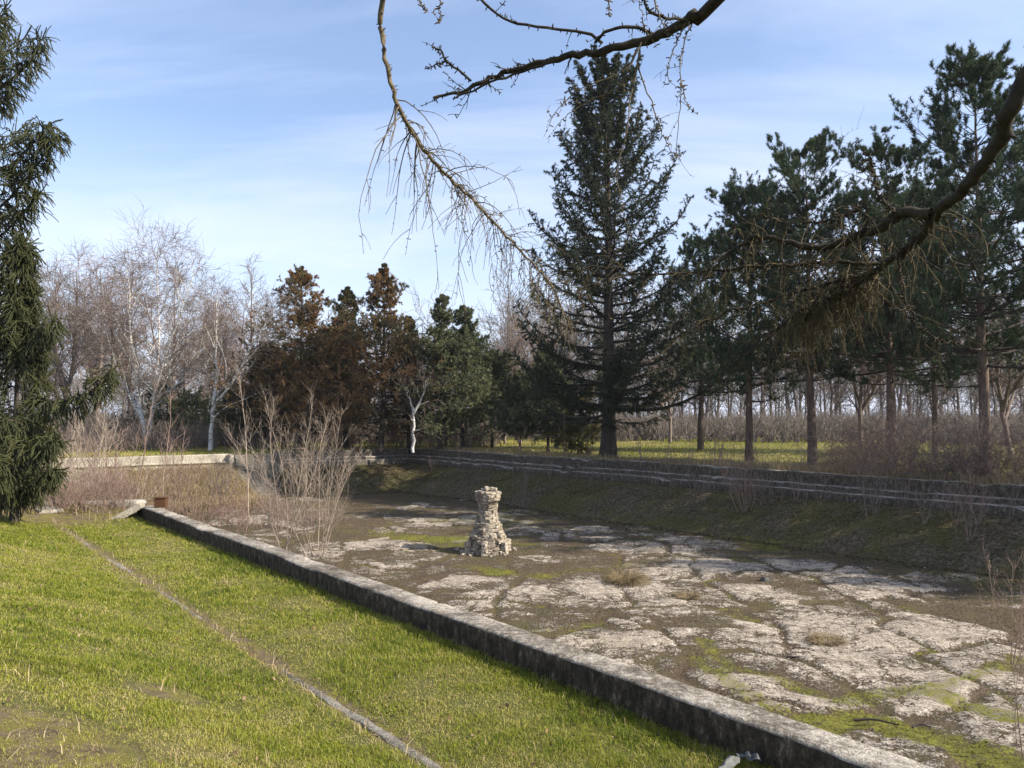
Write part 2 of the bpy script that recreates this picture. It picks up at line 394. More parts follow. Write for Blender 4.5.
PATCH = [(430,523,28,5,1),(460,540,15,3,1),(400,568,22,8,1),(420,581,20,5,1),(463,578,22,6,1),(536,560,30,6,1),(573,555,25,4,.9),(523,591,30,6,1),
 (483,600,33,7,1),(516,614,22,4,1.1),(619,586,50,8,1.1),(659,606,45,10,1.2),(626,622,22,4,1.1),(655,636,60,8,1.2),(680,573,40,8,1.1),(592,528,20,4,.9),
 (640,546,50,8,1),(690,540,45,6,.9),(523,526,12,3,.9),(780,700,50,11,1.2),(740,680,45,9,1.1),(929,705,48,10,1.2),(985,685,60,22,1.1),(820,645,95,26,1.05),
 (860,672,60,10,1.2),(780,620,70,12,1.),(900,630,70,14,1.),(960,650,65,14,1.),(880,592,60,9,1.),(820,566,60,6,.9),(696,608,20,4,1),(692,634,24,6,1.),
 (716,566,50,8,1.),(740,592,50,7,.9),(892,744,70,18,1.1),(330,545,34,6,1.),(370,570,32,8,1.),(255,505,14,3,.8),(380,530,24,3,.8),(980,600,40,8,.9),(940,575,40,5,.8),
 (300,530,20,3,.7),(690,700,45,8,1.0),(1000,740,50,14,.9),(560,640,40,7,.9),(610,665,40,7,.95),(345,588,30,6,1.),(440,620,34,6,.9)]
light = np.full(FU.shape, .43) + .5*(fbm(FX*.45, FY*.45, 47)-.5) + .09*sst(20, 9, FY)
for x, y, rx, ry, s in PATCH:
    cx, cy = floorpt(x, y); ax = rx*cy/F; ay = ry*cy*cy/(F*(CAMZ-FZ))
    wx = FX + .5*(fbm(FX*.9, FY*.9, 41)-.5); wy = FY + .8*(fbm(FX*.9+7, FY*.9, 43)-.5)
    d = ((wx-cx)/ax)**2+((wy-cy)/ay)**2
    light = np.maximum(light, .36+.30*s*(1-sst(.35, 1.9, d)))
MOSS = [([(700,640),(728,664),(788,682),(828,697),(900,690),(960,677),(1010,658)], .16, .8), ([(690,655),(740,690),(800,722)], .14, .8), ([(792,724),(812,716)], .22, 1.),
 ([(820,720),(852,714),(905,729),(965,746),(1010,765)], .28, 1.), ([(930,692),(980,712),(1020,720)], .16, .9), ([(470,545),(430,548),(395,552)], .45, .75), ([(345,528),(420,538),(520,545)], .5, .55),
 ([(540,575),(600,566),(650,560)], .25, .6), ([(480,625),(560,628),(640,650)], .2, .55), ([(640,530),(720,525),(760,545)], .6, .6), ([(440,560),(500,570)], .3, .55)]
moss = np.full(FU.shape, .18)
for pts, w, s in MOSS:
    q = [floorpt(*a) for a in pts]
    for (x0, y0), (x1, y1) in zip(q[:-1], q[1:]):
        dx, dy = x1-x0, y1-y0; L2 = dx*dx+dy*dy
        t = np.clip(((FX-x0)*dx+(FY-y0)*dy)/L2, 0, 1)
        dd = np.hypot(FX-x0-t*dx, FY-y0-t*dy)+.35*(fbm(FX*2, FY*2, 51)-.5)
        moss = np.maximum(moss, .12+.55*s*(1-sst(w*.6, w*2.2, dd)))
moss += .75*(fbm(FX*.35, FY*.35, 61)-.42)*sst(11, 20, FY)
def plates(X, Y, cell, sd):
    wx = X+.9*(fbm(X*.55, Y*.55, sd)-.5)*2+.25*(fbm(X*2.5, Y*2.5, sd+2)-.5); wy = Y+.9*(fbm(X*.55+9, Y*.55, sd+1)-.5)*2+.25*(fbm(X*2.5, Y*2.5+9, sd+3)-.5)
    gx = np.floor(wx/cell); gy = np.floor(wy/cell); d1 = np.full(X.shape, 9e9); d2 = d1.copy(); idc = np.zeros(X.shape)
    for a in (-1, 0, 1):
        for c in (-1, 0, 1):
            cx = gx+a; cy = gy+c; px_ = (cx+.15+.7*_h(cx, cy, sd+5))*cell; py_ = (cy+.15+.7*_h(cx, cy, sd+6))*cell
            d = np.hypot(wx-px_, wy-py_); v = _h(cx, cy, sd+7)
            cl_ = d < d1; d2 = np.where(cl_, d1, np.minimum(d2, d)); idc = np.where(cl_, v, idc); d1 = np.where(cl_, d, d1)
    return d2-d1, idc
pe, pid = plates(FX, FY*.8, 2.3, 300)
pe2, pid2 = plates(FX, FY*.9, .95, 340)
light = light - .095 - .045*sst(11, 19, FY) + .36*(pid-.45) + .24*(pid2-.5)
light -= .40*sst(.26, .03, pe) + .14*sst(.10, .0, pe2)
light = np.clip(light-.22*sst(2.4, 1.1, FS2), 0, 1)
moss = np.maximum(moss, .12+.42*sst(.24, .05, pe)*sst(.46, .56, fbm(FX*.5, FY*.5, 66)))
fine = (fbm(FX*2.2, FY*2.2, 71)-.5)*.07 + (fbm(FX*.4, FY*.4, 73)-.5)*.16 + .045*sst(.3, .55, light) - .03*sst(.12, .02, pe)
FZZ = FB + fine*sst(.3, 1., FS) + (1-sst(.8, 1, FS))*(fbm(FX*1.5, FY*1.5, 75)-.5)*.18*sst(0, .15, FS)
def grid_part(sel, name, mat):
    nu, npp = FU.shape; ii, jj = np.meshgrid(np.arange(nu-1), np.arange(npp-1), indexing='ij')
    m = sel[:-1, :-1]; ii = ii[m]; jj = jj[m]
    Q = np.stack([ii*npp+jj, (ii+1)*npp+jj, (ii+1)*npp+jj+1, ii*npp+jj+1], -1)[:, ::-1]
    used = np.unique(Q); rm = np.zeros(nu*npp, int); rm[used] = np.arange(len(used))
    b = MB(); b.add(U(FU, FP, FZZ).reshape(-1, 3)[used], rm[Q]); o = b.build(name, mat, smooth=True)
    for nm, arr in (('light', light), ('moss', moss)):
        at = o.data.attributes.new(nm, 'FLOAT', 'POINT'); at.data.foreach_set('value', arr.ravel()[used].astype(np.float32))
    return tag(o, kind='structure')
edge = FS2+.22*(fbm(FX*1.3, FY*1.3, 77)-.5)
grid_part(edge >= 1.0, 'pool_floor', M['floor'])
grid_part(edge < 1.0, 'pool_bank', M['bank'])

# ------------------------------------------------------------------ walls
def extrude(profile, a0, a1, step, axis, name, mat, jit=.008, seed=0, zj=.01, breaks=0., joints=0., zf=None):
    """profile: list of (offset across, z). axis 'u': runs along the pool, offset is p; axis 'p': runs across, offset is u"""
    # resample profile
    pr = []
    for (o0, z0), (o1, z1) in zip(profile[:-1], profile[1:]):
        n = max(1, int(math.hypot(o1-o0, z1-z0)/.06))
        for i in range(n): pr.append((o0+(o1-o0)*i/n, z0+(z1-z0)*i/n))
    pr.append(profile[-1]); pr = np.array(pr); K = len(pr)
    s = np.arange(a0, a1+step*.5, step); s[-1] = a1; N = len(s)
    S, O = np.meshgrid(s, pr[:, 0], indexing='ij'); Z = np.broadcast_to(pr[:, 1], S.shape)
    key = np.cumsum(np.hypot(*np.diff(pr, axis=0, prepend=pr[:1]).T))
    KK = np.broadcast_to(key, S.shape)
    nz = fbm(S*3, KK*3+seed, 80+seed)-.5; nf = fbm(S*11, KK*11+seed, 90+seed)-.5
    O = O + 2*jit*nz + jit*nf; Z = Z + zj*(fbm(S*.7, KK*0+seed, 95)-.5)*2 + 2*jit*(fbm(S*6, KK*6, 97)-.5)
    if breaks > 0:   # crumbled arrises
        e = sst(.62, .8, fbm(S*.9, KK*1.5, 99+seed)); Z = Z - e*breaks; 
    if zf is not None: Z = Z+zf(S)
    if joints: jn_ = np.abs((S+.3*np.floor(S/joints)*.37) % joints-.1) < step*.6; O = np.where(jn_, O+np.sign(pr[:, 0].mean()-O)*.014, O); Z = np.where(jn_, Z-.014, Z)+.016*(_h(np.floor((S+.3*np.floor(S/joints)*.37)/joints), 0*S, 5)-.5)
    V = U(S, O, Z) if axis == 'u' else U(O, S, Z)
    i, j = np.meshgrid(np.arange(N-1), np.arange(K-1), indexing='ij')
    Q = np.stack([i*K+j, i*K+j+1, (i+1)*K+j+1, (i+1)*K+j], -1).reshape(-1, 4)
    b = MB(); b.add(V, Q)
    for e, fl in ((0, 1), (N-1, -1)):     # end caps: fan
        c = V[e].mean(0); vv = np.concatenate([V[e], [c]]); t = np.array([[a, a+1, K] for a in range(K-1)]+[[K-1, 0, K]])[:, ::fl]
        b.add(vv, T=t)
    return b.build(name, mat)
PAR = [(4.42, -.55), (4.42, -.02), (4.445, 0.), (4.69, 0.), (4.715, -.02), (4.715, -1.1)]
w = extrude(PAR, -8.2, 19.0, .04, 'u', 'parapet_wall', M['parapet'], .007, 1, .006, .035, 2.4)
tag(w, 'long low concrete parapet with dark side edging the green lawn', 'parapet')
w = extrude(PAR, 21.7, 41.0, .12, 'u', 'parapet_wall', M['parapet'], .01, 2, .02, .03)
tag(w, 'far broken-off stretch of low parapet behind dry brush and hanging spruce', 'parapet')
def stepped(top=0., groove=False):   # pool lies towards smaller offset
    g = [(-.19, -.34), (-.19, -.38), (-.05, -.385), (-.05, -.46), (-.19, -.465)] if groove else [(-.20, -.34)]
    return [(.42, -.5), (.42, top), (0., top), (.0, -.31)] + g + ([(-.21, -.52), (-.46, -.54), (-.47, -.60), (-.35, -.61), (-.35, -.66), (-.50, -.67), (-.52, -1.1)] if groove else [(-.21, -.50), (-.46, -.52), (-.48, -.62), (-.52, -1.1)])
prof = [(PP1-.30+a, z) for a, z in stepped(.06)]
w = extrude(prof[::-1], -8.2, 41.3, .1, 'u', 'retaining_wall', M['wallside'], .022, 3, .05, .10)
tag(w, 'long dark stepped retaining wall running below the spruce and pines', 'wall')
prof = [(PU1-.30+a, z) for a, z in stepped(.06)]
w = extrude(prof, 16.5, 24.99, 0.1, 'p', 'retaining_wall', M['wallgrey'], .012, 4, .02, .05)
tag(w, 'grey stepped end wall between the stairs and the far pool corner', 'wall')
prof = [(PU1-.30+a, z) for a, z in stepped(.06, True)]
w = extrude(prof, 4.9, 14.0, .1, 'p', 'retaining_wall', M['conclight'], .010, 5, .02, .04)
tag(w, 'sunlit cream stepped end wall left of the stairs behind pinkish brush', 'wall')

def box(mb, c, sx, sy, sz, rot=0., tilt=0., jit=.0, seg=1, a=.5):
    """rounded-ish block: subdivided box with jitter"""
    n = seg+1
    faces = []; V = []
    g = np.linspace(-1, 1, n+1)
    for ax in range(3):
        for sg in (-1, 1):
            A, B = np.meshgrid(g, g, indexing='ij')
            P = np.zeros(A.shape+(3,)); P[..., ax] = sg; P[..., (ax+1) % 3] = A; P[..., (ax+2) % 3] = B
            i, j = np.meshgrid(np.arange(n), np.arange(n), indexing='ij')
            q = np.stack([i*(n+1)+j, (i+1)*(n+1)+j, (i+1)*(n+1)+j+1, i*(n+1)+j+1], -1).reshape(-1, 4)
            if sg < 0: q = q[:, ::-1]
            faces.append(q+len(V)*(n+1)**2); V.append(P.reshape(-1, 3))
    V = np.concatenate(V)
    r = np.linalg.norm(V, axis=1, keepdims=True)
    V = V*(1-.10*(r-1)) if seg > 1 else V
    if jit > 0:
        kx = V[:, 0]*3.1+V[:, 1]*1.7; ky = V[:, 2]*2.9-V[:, 1]*2.3; sd = int(rng.integers(1e5))
        V = V + jit*np.stack([fbm(kx*2, ky*2, sd)-.5, fbm(kx*2+5, ky*2, sd+1)-.5, fbm(kx*2, ky*2+5, sd+2)-.5], -1)*2
    V = V*np.array([sx, sy, sz])/2
    ct, st = math.cos(tilt), math.sin(tilt); V = np.stack([V[:, 0]*ct+V[:, 2]*st, V[:, 1], -V[:, 0]*st+V[:, 2]*ct], -1)
    cr, sr = math.cos(rot), math.sin(rot); V = np.stack([V[:, 0]*cr-V[:, 1]*sr, V[:, 0]*sr+V[:, 1]*cr, V[:, 2]], -1)
    mb.add(V+np.asarray(c), np.concatenate(faces), a=a)
ROT = math.atan2(D[1], D[0])           # heading of the pool's long axis
# staircase down the end bank
st = empty('staircase', U(41.0, 15.2, FZ), 0)
tag(st, 'worn brown concrete stairs descending the end bank into the empty pool', 'stairs')
o0 = np.array(U(41.0, 15.2, FZ))
ns = 12
for i in range(ns):
    b = MB(); z1 = .0-(i)*(2.0/ns)+.02
    u1 = 41.0-i*.11
    box(b, U(u1-.2, 15.2+.02*math.sin(i*2.3), (z1-.35)) - o0, .40+.004*i, 2.25, .7, ROT, jit=.035, seg=6)
    b.build('step', M['concwall'], st)
b = MB(); box(b, U(40.85, 13.98, -.47)-o0, .5, .22, 1.06, ROT, jit=.04, seg=5); b.build('pier', M['conclight'], st)
b = MB(); box(b, U(40.6, 16.42, -.45)-o0, 1.2, .2, 1.1, ROT, jit=.04, seg=5); b.build('cheek_wall', M['concwall'], st)

# lawn edging
prof = [(2.71, -.4), (2.71, -.226), (2.718, -.22), (2.782, -.22), (2.79, -.226), (2.79, -.4)]
w = extrude(prof, 0, 17.2, .05, 'u', 'edging_kerb', M['concwall'], .014, 7, .045, .08, 0., lambda u: -.032*sst(5.2, 7.5, u)+.015*sst(3.5, 2, u))
tag(w, 'thin half-buried stone edging dividing the two levels of lawn', 'kerb')
for (x, y, z, sx_, sy_, sz_, t, r, mat, nm, lab) in [
    (129, 515, -.2, .75, .5, .14, -.5, .3, 'conclight', 'broken_slab', 'tilted pale concrete fragment at the far tip of the lawn parapet'),
    (96, 506, -.1, 2.3, .5, .16, .0, .05, 'conc', 'broken_slab', 'long flat weathered slab lying beside the tilted fragment'),
    (48, 512, -.12, .8, .5, .12, .03, -.7, 'conc', 'broken_slab', 'small flat slab sunk in the lawn below the hanging spruce')]:
    b = MB(); box(b, (0, 0, 0), sx_, sy_, sz_, r, t, .05, 8)
    tag(b.build(nm, M[mat], loc=spot(x, y, z)+np.array([0, 0, sz_*.4])), lab, 'slab')
bx = empty('rusty_box', spot(163, 507, .0)+np.array([0, 0, .0]), .1)
tag(bx, 'small rusty brown metal box standing on the parapet top', 'box')
b = MB(); box(b, (0, 0, .11), .24, .18, .2, jit=.01, seg=3); b.build('body', M['rustbox'], bx)
b = MB(); box(b, (0, 0, .222), .27, .21, .025, jit=.01, seg=3); b.build('lid', M['rustbox'], bx)

# ------------------------------------------------------------------ tufa pedestal
pc = np.array([*floorpt(488, 551), FZ+.0])
ped = empty('fountain_pedestal', pc, .4)
tag(ped, 'crumbling rock-built fountain pedestal standing in the middle of the pool floor', 'pedestal')
def ring(mb, z0, z1, r, n, jit=.05, dep=.2, gap=.04):
    off = rng.random()*6
    for i in range(n):
        a = off+2*math.pi*i/n + rng.normal()*.05
        rr = r*(1+rng.normal()*.055)
        wd = 2*math.pi*r/n*(1-gap)*(.85+.3*rng.random()); h = (z1-z0)*(.86+.2*rng.random())
        box(mb, ((rr-dep/2)*math.cos(a), (rr-dep/2)*math.sin(a), (z0+z1)/2+rng.normal()*.008), dep, wd, h, a+rng.normal()*.12, rng.normal()*.08, .40, 5, rng.random())
def core(mb, zs, rs):
    P = np.array([[[0, 0, z] for z in zs]], float); add_tubes(mb, P, np.array([rs], float), 20)
b = MB(); core(b, [0, .25, .52, .55], [.52, .48, .42, .0])
for z0, z1, r, n in ((0, .11, .60, 15), (.11, .21, .57, 14), (.21, .31, .56, 15), (.31, .41, .54, 13), (.41, .50, .53, 14)): ring(b, z0, z1, r, n)
for a in np.linspace(0, 2*math.pi, 7)[:-1]:                 # little buttress piles round the foot
    for q in range(4):
        box(b, (.64*math.cos(a), .64*math.sin(a), .05+.09*q), .17, .19*(1-.08*q), .085, a+rng.normal()*.2, 0, .22, 4)
for q in range(26):                                         # rubble fallen round the foot
    a = rng.random()*6.28; rr = .66+.35*rng.random()**2; sz = .05+.09*rng.random()
    box(b, (rr*math.cos(a), rr*math.sin(a), sz*.2), sz*1.3, sz, sz*.7, rng.random()*3, .3*rng.normal(), .5, 4)
b.build('base', M['stone'], ped)
b = MB(); core(b, [.5, .6, .9, 1.18, 1.56], [.44, .42, .30, .22, .23])
for z0, z1, r, n in ((.50, .58, .50, 14), (.58, .66, .46, 13), (.66, .75, .43, 12), (.75, .83, .41, 12), (.83, .92, .37, 11), (.92, 1.0, .33, 10), (1.0, 1.09, .31, 9), (1.09, 1.18, .285, 9), (1.18, 1.27, .28, 8), (1.27, 1.36, .285, 9), (1.36, 1.45, .29, 8), (1.45, 1.53, .30, 9)):
    ring(b, z0, z1, r, n, dep=.15)
b.build('shaft', M['stone'], ped)
b = MB(); core(b, [1.52, 1.6, 1.8, 1.84], [.26, .30, .30, .0])
ring(b, 1.54, 1.66, .36, 12, dep=.2); ring(b, 1.64, 1.76, .375, 11, dep=.22); ring(b, 1.74, 1.83, .36, 10, dep=.22)
for q in range(9): box(b, (rng.normal()*.09, rng.normal()*.09, 1.83+.012*q), .13, .11, .08, rng.random()*3, .3*rng.normal(), .4, 4)
b.build('capital', M['stone'], ped)

# ------------------------------------------------------------------ lawn grass (uncountable)
def grassmesh(name, X, Y, Z, H, W, col, mat, lean=.45, seg2=True):
    n = len(X); az = rng.random(n)*2*np.pi; s = np.stack([np.cos(az), np.sin(az), 0*az], -1)
    la = rng.random(n)*2*np.pi; ln = np.abs(rng.normal(size=n))*lean
    l = np.stack([np.cos(la)*ln, np.sin(la)*ln, 0*la], -1)
    P = np.stack([X, Y, Z-.005], -1); w = (W/2)[:, None]; h = H[:, None]; zz = np.array([0, 0, 1.])
    m = P + (zz+.45*l)*h*.55; t = P + (zz*(1-.25*np.minimum(ln, 1.5)[:, None])+1.25*l)*h
    V = np.stack([P-s*w, P+s*w, m+s*w*.8, m-s*w*.8, t], 1).reshape(-1, 3)
    b_ = np.arange(n)*5
    Q = np.stack([b_, b_+1, b_+2, b_+3], -1); T = np.stack([b_+3, b_+2, b_+4], -1)
    b = MB(); b.add(V, Q, T, np.repeat(col, 5)); return b.build(name, mat)
def sample(n, u0, u1, p0, p1, powr):
    u = u0+(u1-u0)*rng.random(n*6); p = p0+(p1-p0)*rng.random(n*6)
    x, y = uv(u, p); d = np.hypot(x, y)
    pr = (3.2/np.maximum(d, 3.2))**powr
    ok = (rng.random(n*6) < pr) & (np.abs(x) < .80*y+2.2) & (y > 1.2)
    i = np.flatnonzero(ok)[:n]; return u[i], p[i], x[i], y[i], d[i]
u, p, x, y, d = sample(680000, .2, 19.2, -2.6, 4.41, 1.1)
sm = soilmask(u, p)
worn = (sm > .4) & (np.abs(p-2.78) > .35) & (u < 17.5)
keepm = rng.random(len(u)) > np.where(worn, sm*.55, sm*1.05)
u, p, x, y, d, sm, worn = [a[keepm] for a in (u, p, x, y, d, sm, worn)]
cl = fbm(x*1.6, y*1.6, 101); cl2 = fbm(x*6, y*6, 103); st_ = fbm(x*.45+3, y*.45, 107)
hh = (.014+.045*cl2**2+.020*sst(.5, .7, cl)+.03*sst(4.0, 4.35, p))*(.5+.9*rng.random(len(u)))
col = .35+.75*(cl-.5)+.8*(cl2-.5)+.5*(st_-.5) + .18*rng.normal(size=len(u)) + .22*sst(3.7, 4.3, p) + .08*(p < 2.6)
col = np.where(rng.random(len(u)) < .12+.25*sst(.5, .7, 1-cl), .02+.16*rng.random(len(u)), col)
hh = np.where(worn, hh*.38, hh); col = np.where(worn, .05+.4*rng.random(len(u)), col)
g = grassmesh('lawn_grass', x, y, zg(u, p), hh, .0026+.0011*np.maximum(d-3, 0)**.8*.6, np.clip(col, 0, 1), M['grass'], .85)
tag(g, 'short yellow-green grass of the lawn beside the parapet', 'grass', kind='stuff')
# straw tufts in the lawn, along the kerb and the worn spot
u, p, x, y, d = sample(30000, 1.5, 19., -.6, 4.4, .9)
m = np.exp(-((p-2.72)/.13)**2)*.5 + .16*sst(.60, .72, fbm(x*2.1, y*2.1, 111)) + .10*(soilmask(u, p) > .4) + .35*sst(.62, .72, fbm(x*1.2, y*1.2, 113))*np.exp(-((p-4.1)/.25)**2)
kk = rng.random(len(u)) < m; u, p, x, y, d = [a[kk] for a in (u, p, x, y, d)]
g = grassmesh('dead_grass', x, y, zg(u, p), .04+.09*rng.random(len(u))**2, .003+.0006*d, rng.random(len(u)), M['straw'], 1.1)
tag(g, 'scattered straw and dead blades lying in the lawn', 'dead grass', kind='stuff')
# fallen leaves and bits of twig in the lawn
u, p, x, y, d = sample(1500, 1.5, 18.5, -.6, 4.4, .8)
m = len(u); n1 = norm(rng.normal(size=(m, 3))*np.array([1, 1, .3])); n2 = norm(np.cross(n1, rng.normal(size=(m, 3))*np.array([.3, .3, 1]))); c = np.stack([x, y, zg(u, p)+.018+.02*rng.random(m)], -1)
s_ = (.008+.016*rng.random(m))[:, None]; asp = rng.choice([.12, .5, .7], m)[:, None]
V = np.stack([c-n1*s_, c-n1*s_*.2+n2*s_*asp, c+n1*s_, c+n1*s_*.1-n2*s_*asp], 1).reshape(-1, 3)
b = MB(); b.add(V, np.arange(4*m).reshape(-1, 4), a=np.repeat(rng.random(m), 4)); tag(b.build('fallen_leaves', M['fallen']), 'small brown leaves and twig bits caught in the lawn', 'fallen leaves', kind='stuff')
# dry grass beyond the lawn end, wall tops and park
def field(name, n, u0, u1, p0, p1, H, W, mat, lab, colf, mask=None, zf=zg, lean=.5, cat='grass'):
    u = u0+(u1-u0)*rng.random(n); p = p0+(p1-p0)*rng.random(n); x, y = uv(u, p)
    ok = (np.abs(x) < .72*y+2) & (y > 4)
    if mask is not None: ok &= rng.random(n) < mask(u, p, x, y)
    u, p, x, y = u[ok], p[ok], x[ok], y[ok]
    h = H*(.4+1.*rng.random(len(u)))
    g = grassmesh(name, x, y, zf(u, p), h, np.full(len(u), W), np.clip(colf(u, p, x, y), 0, 1), mat, lean)
    return tag(g, lab, cat, kind='stuff')
rr_ = lambda u, p, x, y: rng.random(len(u))
field('dead_grass', 46000, 18.0, 34, -8, 4.4, .22, .012, M['straw'], 'tan dead grass and weeds beyond the end of the lawn', rr_, lambda u, p, x, y: .75*sst(.35, .6, fbm(x*.8, y*.8, 121)))
field('dead_grass', 50000, 34, 41.0, 4.9, 13.9, .42, .02, M['straw'], 'tall dry weeds on the bank under the cream end wall', rr_, None, lambda u, p: zbasin(u, p)[0])
field('park_grass', 120000, 41.5, 75, 0, 60, .10, .03, M['grass'], 'patchy grass behind the end wall under the conifers', lambda u, p, x, y: .28+.9*(fbm(x*.3, y*.3, 131)-.5)+.15*rng.normal(size=len(u)))
field('park_grass', 170000, 0, 62, 25.5, 70, .08, .025, M['grass'], 'sunlit meadow grass behind the dark retaining wall', lambda u, p, x, y: .20+.7*(fbm(x*.3, y*.3, 131)-.5)+.15*rng.normal(size=len(u)))
field('dead_grass', 26000, 3, 41, 25.4, 27.2, .28, .014, M['straw'], 'dry weeds along the top of the dark retaining wall', rr_, lambda u, p, x, y: .2+.8*sst(26, 14, u))
# litter on bank and floor
def scatter(name, n, reg, size, mat, lab, colf, mask, cat):
    u = reg[0]+(reg[1]-reg[0])*rng.random(n); p = reg[2]+(reg[3]-reg[2])*rng.random(n)
    iu = np.clip(((u-fu[0])/.085).astype(int), 0, len(fu)-1); ip = np.clip(((p-fp[0])/.085).astype(int), 0, len(fp)-1)
    x, y = uv(u, p)
    ok = (np.abs(x) < .72*y+1) & (y > 6) & (rng.random(n) < mask(iu, ip, x, y))
    iu, ip, x, y = iu[ok], ip[ok], x[ok], y[ok]; z = FZZ[iu, ip]; m = len(x)
    n1 = norm(rng.normal(size=(m, 3))*np.array([1, 1, .45])); n2 = norm(np.cross(n1, rng.normal(size=(m, 3))))
    s = size*(.4+1.2*rng.random(m)**2)[:, None]; c = np.stack([x, y, z+size*.3], -1)
    V = np.stack([c-n1*s, c+n2*s*.45, c+n1*s, c-n2*s*.45], 1).reshape(-1, 3)
    b = MB(); b.add(V, np.arange(4*m).reshape(-1, 4), a=np.repeat(colf(m, iu, ip), 4))
    return tag(b.build(name, mat), lab, cat, kind='stuff')
scatter('leaf_litter', 230000, (0, 41, 20.5, 24.8), .035, M['litter'], 'dead leaves, ivy and moss covering the shaded bank', lambda m, i, j: rng.random(m), lambda i, j, x, y: sst(1.35, .85, FS2[i, j])*.85+.04, 'leaf litter')
scatter('leaf_litter', 60000, (36, 41, 4.9, 24.8), .045, M['litter'], 'dead leaves and moss covering the end bank', lambda m, i, j: rng.random(m), lambda i, j, x, y: sst(1.3, .85, FS2[i, j])*.8+.04, 'leaf litter')
scatter('moss_litter', 300000, (2, 38, 6.5, 22.5), .016, M['mossleaf'], 'crumbs of moss and debris filling the gaps between the floor slabs', lambda m, i, j: np.clip(rng.random(m)*.6+moss[i, j]*.9-.1, 0, 1), lambda i, j, x, y: np.clip(.8-2.2*(light[i, j]-.28), .05, 1)*np.clip((16/np.maximum(y, 8))**.7, 0, 1), 'moss')

# ------------------------------------------------------------------ conifers
def trunkline(h, K=14, wob=.01, lean=(0, 0)):
    z = np.linspace(0, h, K); P = np.zeros((1, K, 3)); P[0, :, 2] = z
    P[0, :, 0] = np.cumsum(rng.normal(size=K))*wob*h/K + lean[0]*z; P[0, :, 1] = np.cumsum(rng.normal(size=K))*wob*h/K + lean[1]*z
    return P
def primaries(TP, TR, n, h, h0, lenf, elev, K=7, curl=.0, rk=.45, wob=.06, jl=.25, wh=0, pw=.9):
    """n branches round the trunk: height h0..h, lenf(t) metres, elev(t) radians above level, curl lifts tips"""
    t = np.sort(rng.random(n)**pw)
    if wh: t = np.clip((np.round(t*wh)+.16*rng.normal(size=n))/wh, 0, 1)
    z = h0+(h-h0)*t
    base, _ = at_t(np.repeat(TP, n, 0), z/h); r0 = at_t(np.repeat(TR, n, 0), z/h)
    az = np.arange(n)*2.399963+rng.normal(size=n)*.4
    L = lenf(t)*(1+jl*rng.normal(size=n)).clip(.35, 1.5); el = elev(t)+.12*rng.normal(size=n)
    d = np.stack([np.cos(az)*np.cos(el), np.sin(az)*np.cos(el), np.sin(el)], -1)
    C = np.zeros((n, K, 3)); C[:, 0] = base
    for k in range(1, K):
        d = norm(d+wob*rng.normal(size=(n, 3))*np.array([1, 1, .5])+np.array([0, 0, curl*(k/K)]))
        C[:, k] = C[:, k-1]+d*(L/(K-1))[:, None]
    rr = np.minimum(r0*rk, .012*L+.008)[:, None]*np.linspace(1, .15, K)
    return C, np.maximum(rr, .004), t
def trunk_mesh(TP, TR, S=10): 
    b = MB(); V, Q = tubes(TP, TR, S)
    ang = np.arctan2(V[:, 1], V[:, 0]); V = V.copy(); V[:, :2] *= (1+.06*np.sin(ang*3+V[:, 2:3].ravel()*1.3)+.04*rng.normal(size=len(V)))[:, None]
    b.add(V, Q); return b
def taper(h, r, K, flare=.35): 
    z = np.linspace(0, 1, K); return (r*((1-z)**.85*(1-.0)+.02)*(1+flare*np.exp(-z*22)))[None]

def spruce(name, h, loc, rad, label, cat='spruce'):
    e = empty(name, loc, rng.random()*6); tag(e, label, cat)
    TP = trunkline(h, 18, .01); TR = taper(h, h*.017, 18)
    trunk_mesh(TP, TR).build('trunk', M['darkbark'], e, smooth=True)
    lenf = lambda t: rad*(1.005-t)**.42*(.92+.10*np.sin(t*31))
    elev = lambda t: -.12+.85*t**1.1
    C, Rr, t = primaries(TP, TR, 190, h*.985, h*.09, lenf, elev, 10, .30, jl=.16, wh=28, pw=1.1)
    bw = MB(); add_tubes(bw, C, Rr, 4)
    S1, R1 = grow(C, Rr, 34, .14, 1., 48, 1., 4, -.10, .10, .5, flat=.85, lenf=lambda t: 1.1-.5*t, rmin=.006, rel=.125, lmax=.6)
    add_tubes(bw, S1, R1, 3)
    bw.build('branches', M['darkbark'], e)
    cr = MB(); cc = np.repeat(rng.random(len(C)), 34)*.55+.25*rng.random(len(S1))
    needles(cr, S1, 50, .11, .032, .05, .8, cc, .25)
    needles(cr, C, 150, .12, .030, .3, .9, None, .0)
    S2, R2 = grow(S1, R1, 2, .2, .95, 45, .34, 3, -.30, .1, .6, rmin=.005, rel=.45)
    needles(cr, S2, 14, .09, .028, 0., .7, np.repeat(cc, 2), .4)
    # upright candles at the tips
    cr.build('crown', M['spruce'], e)
    return e

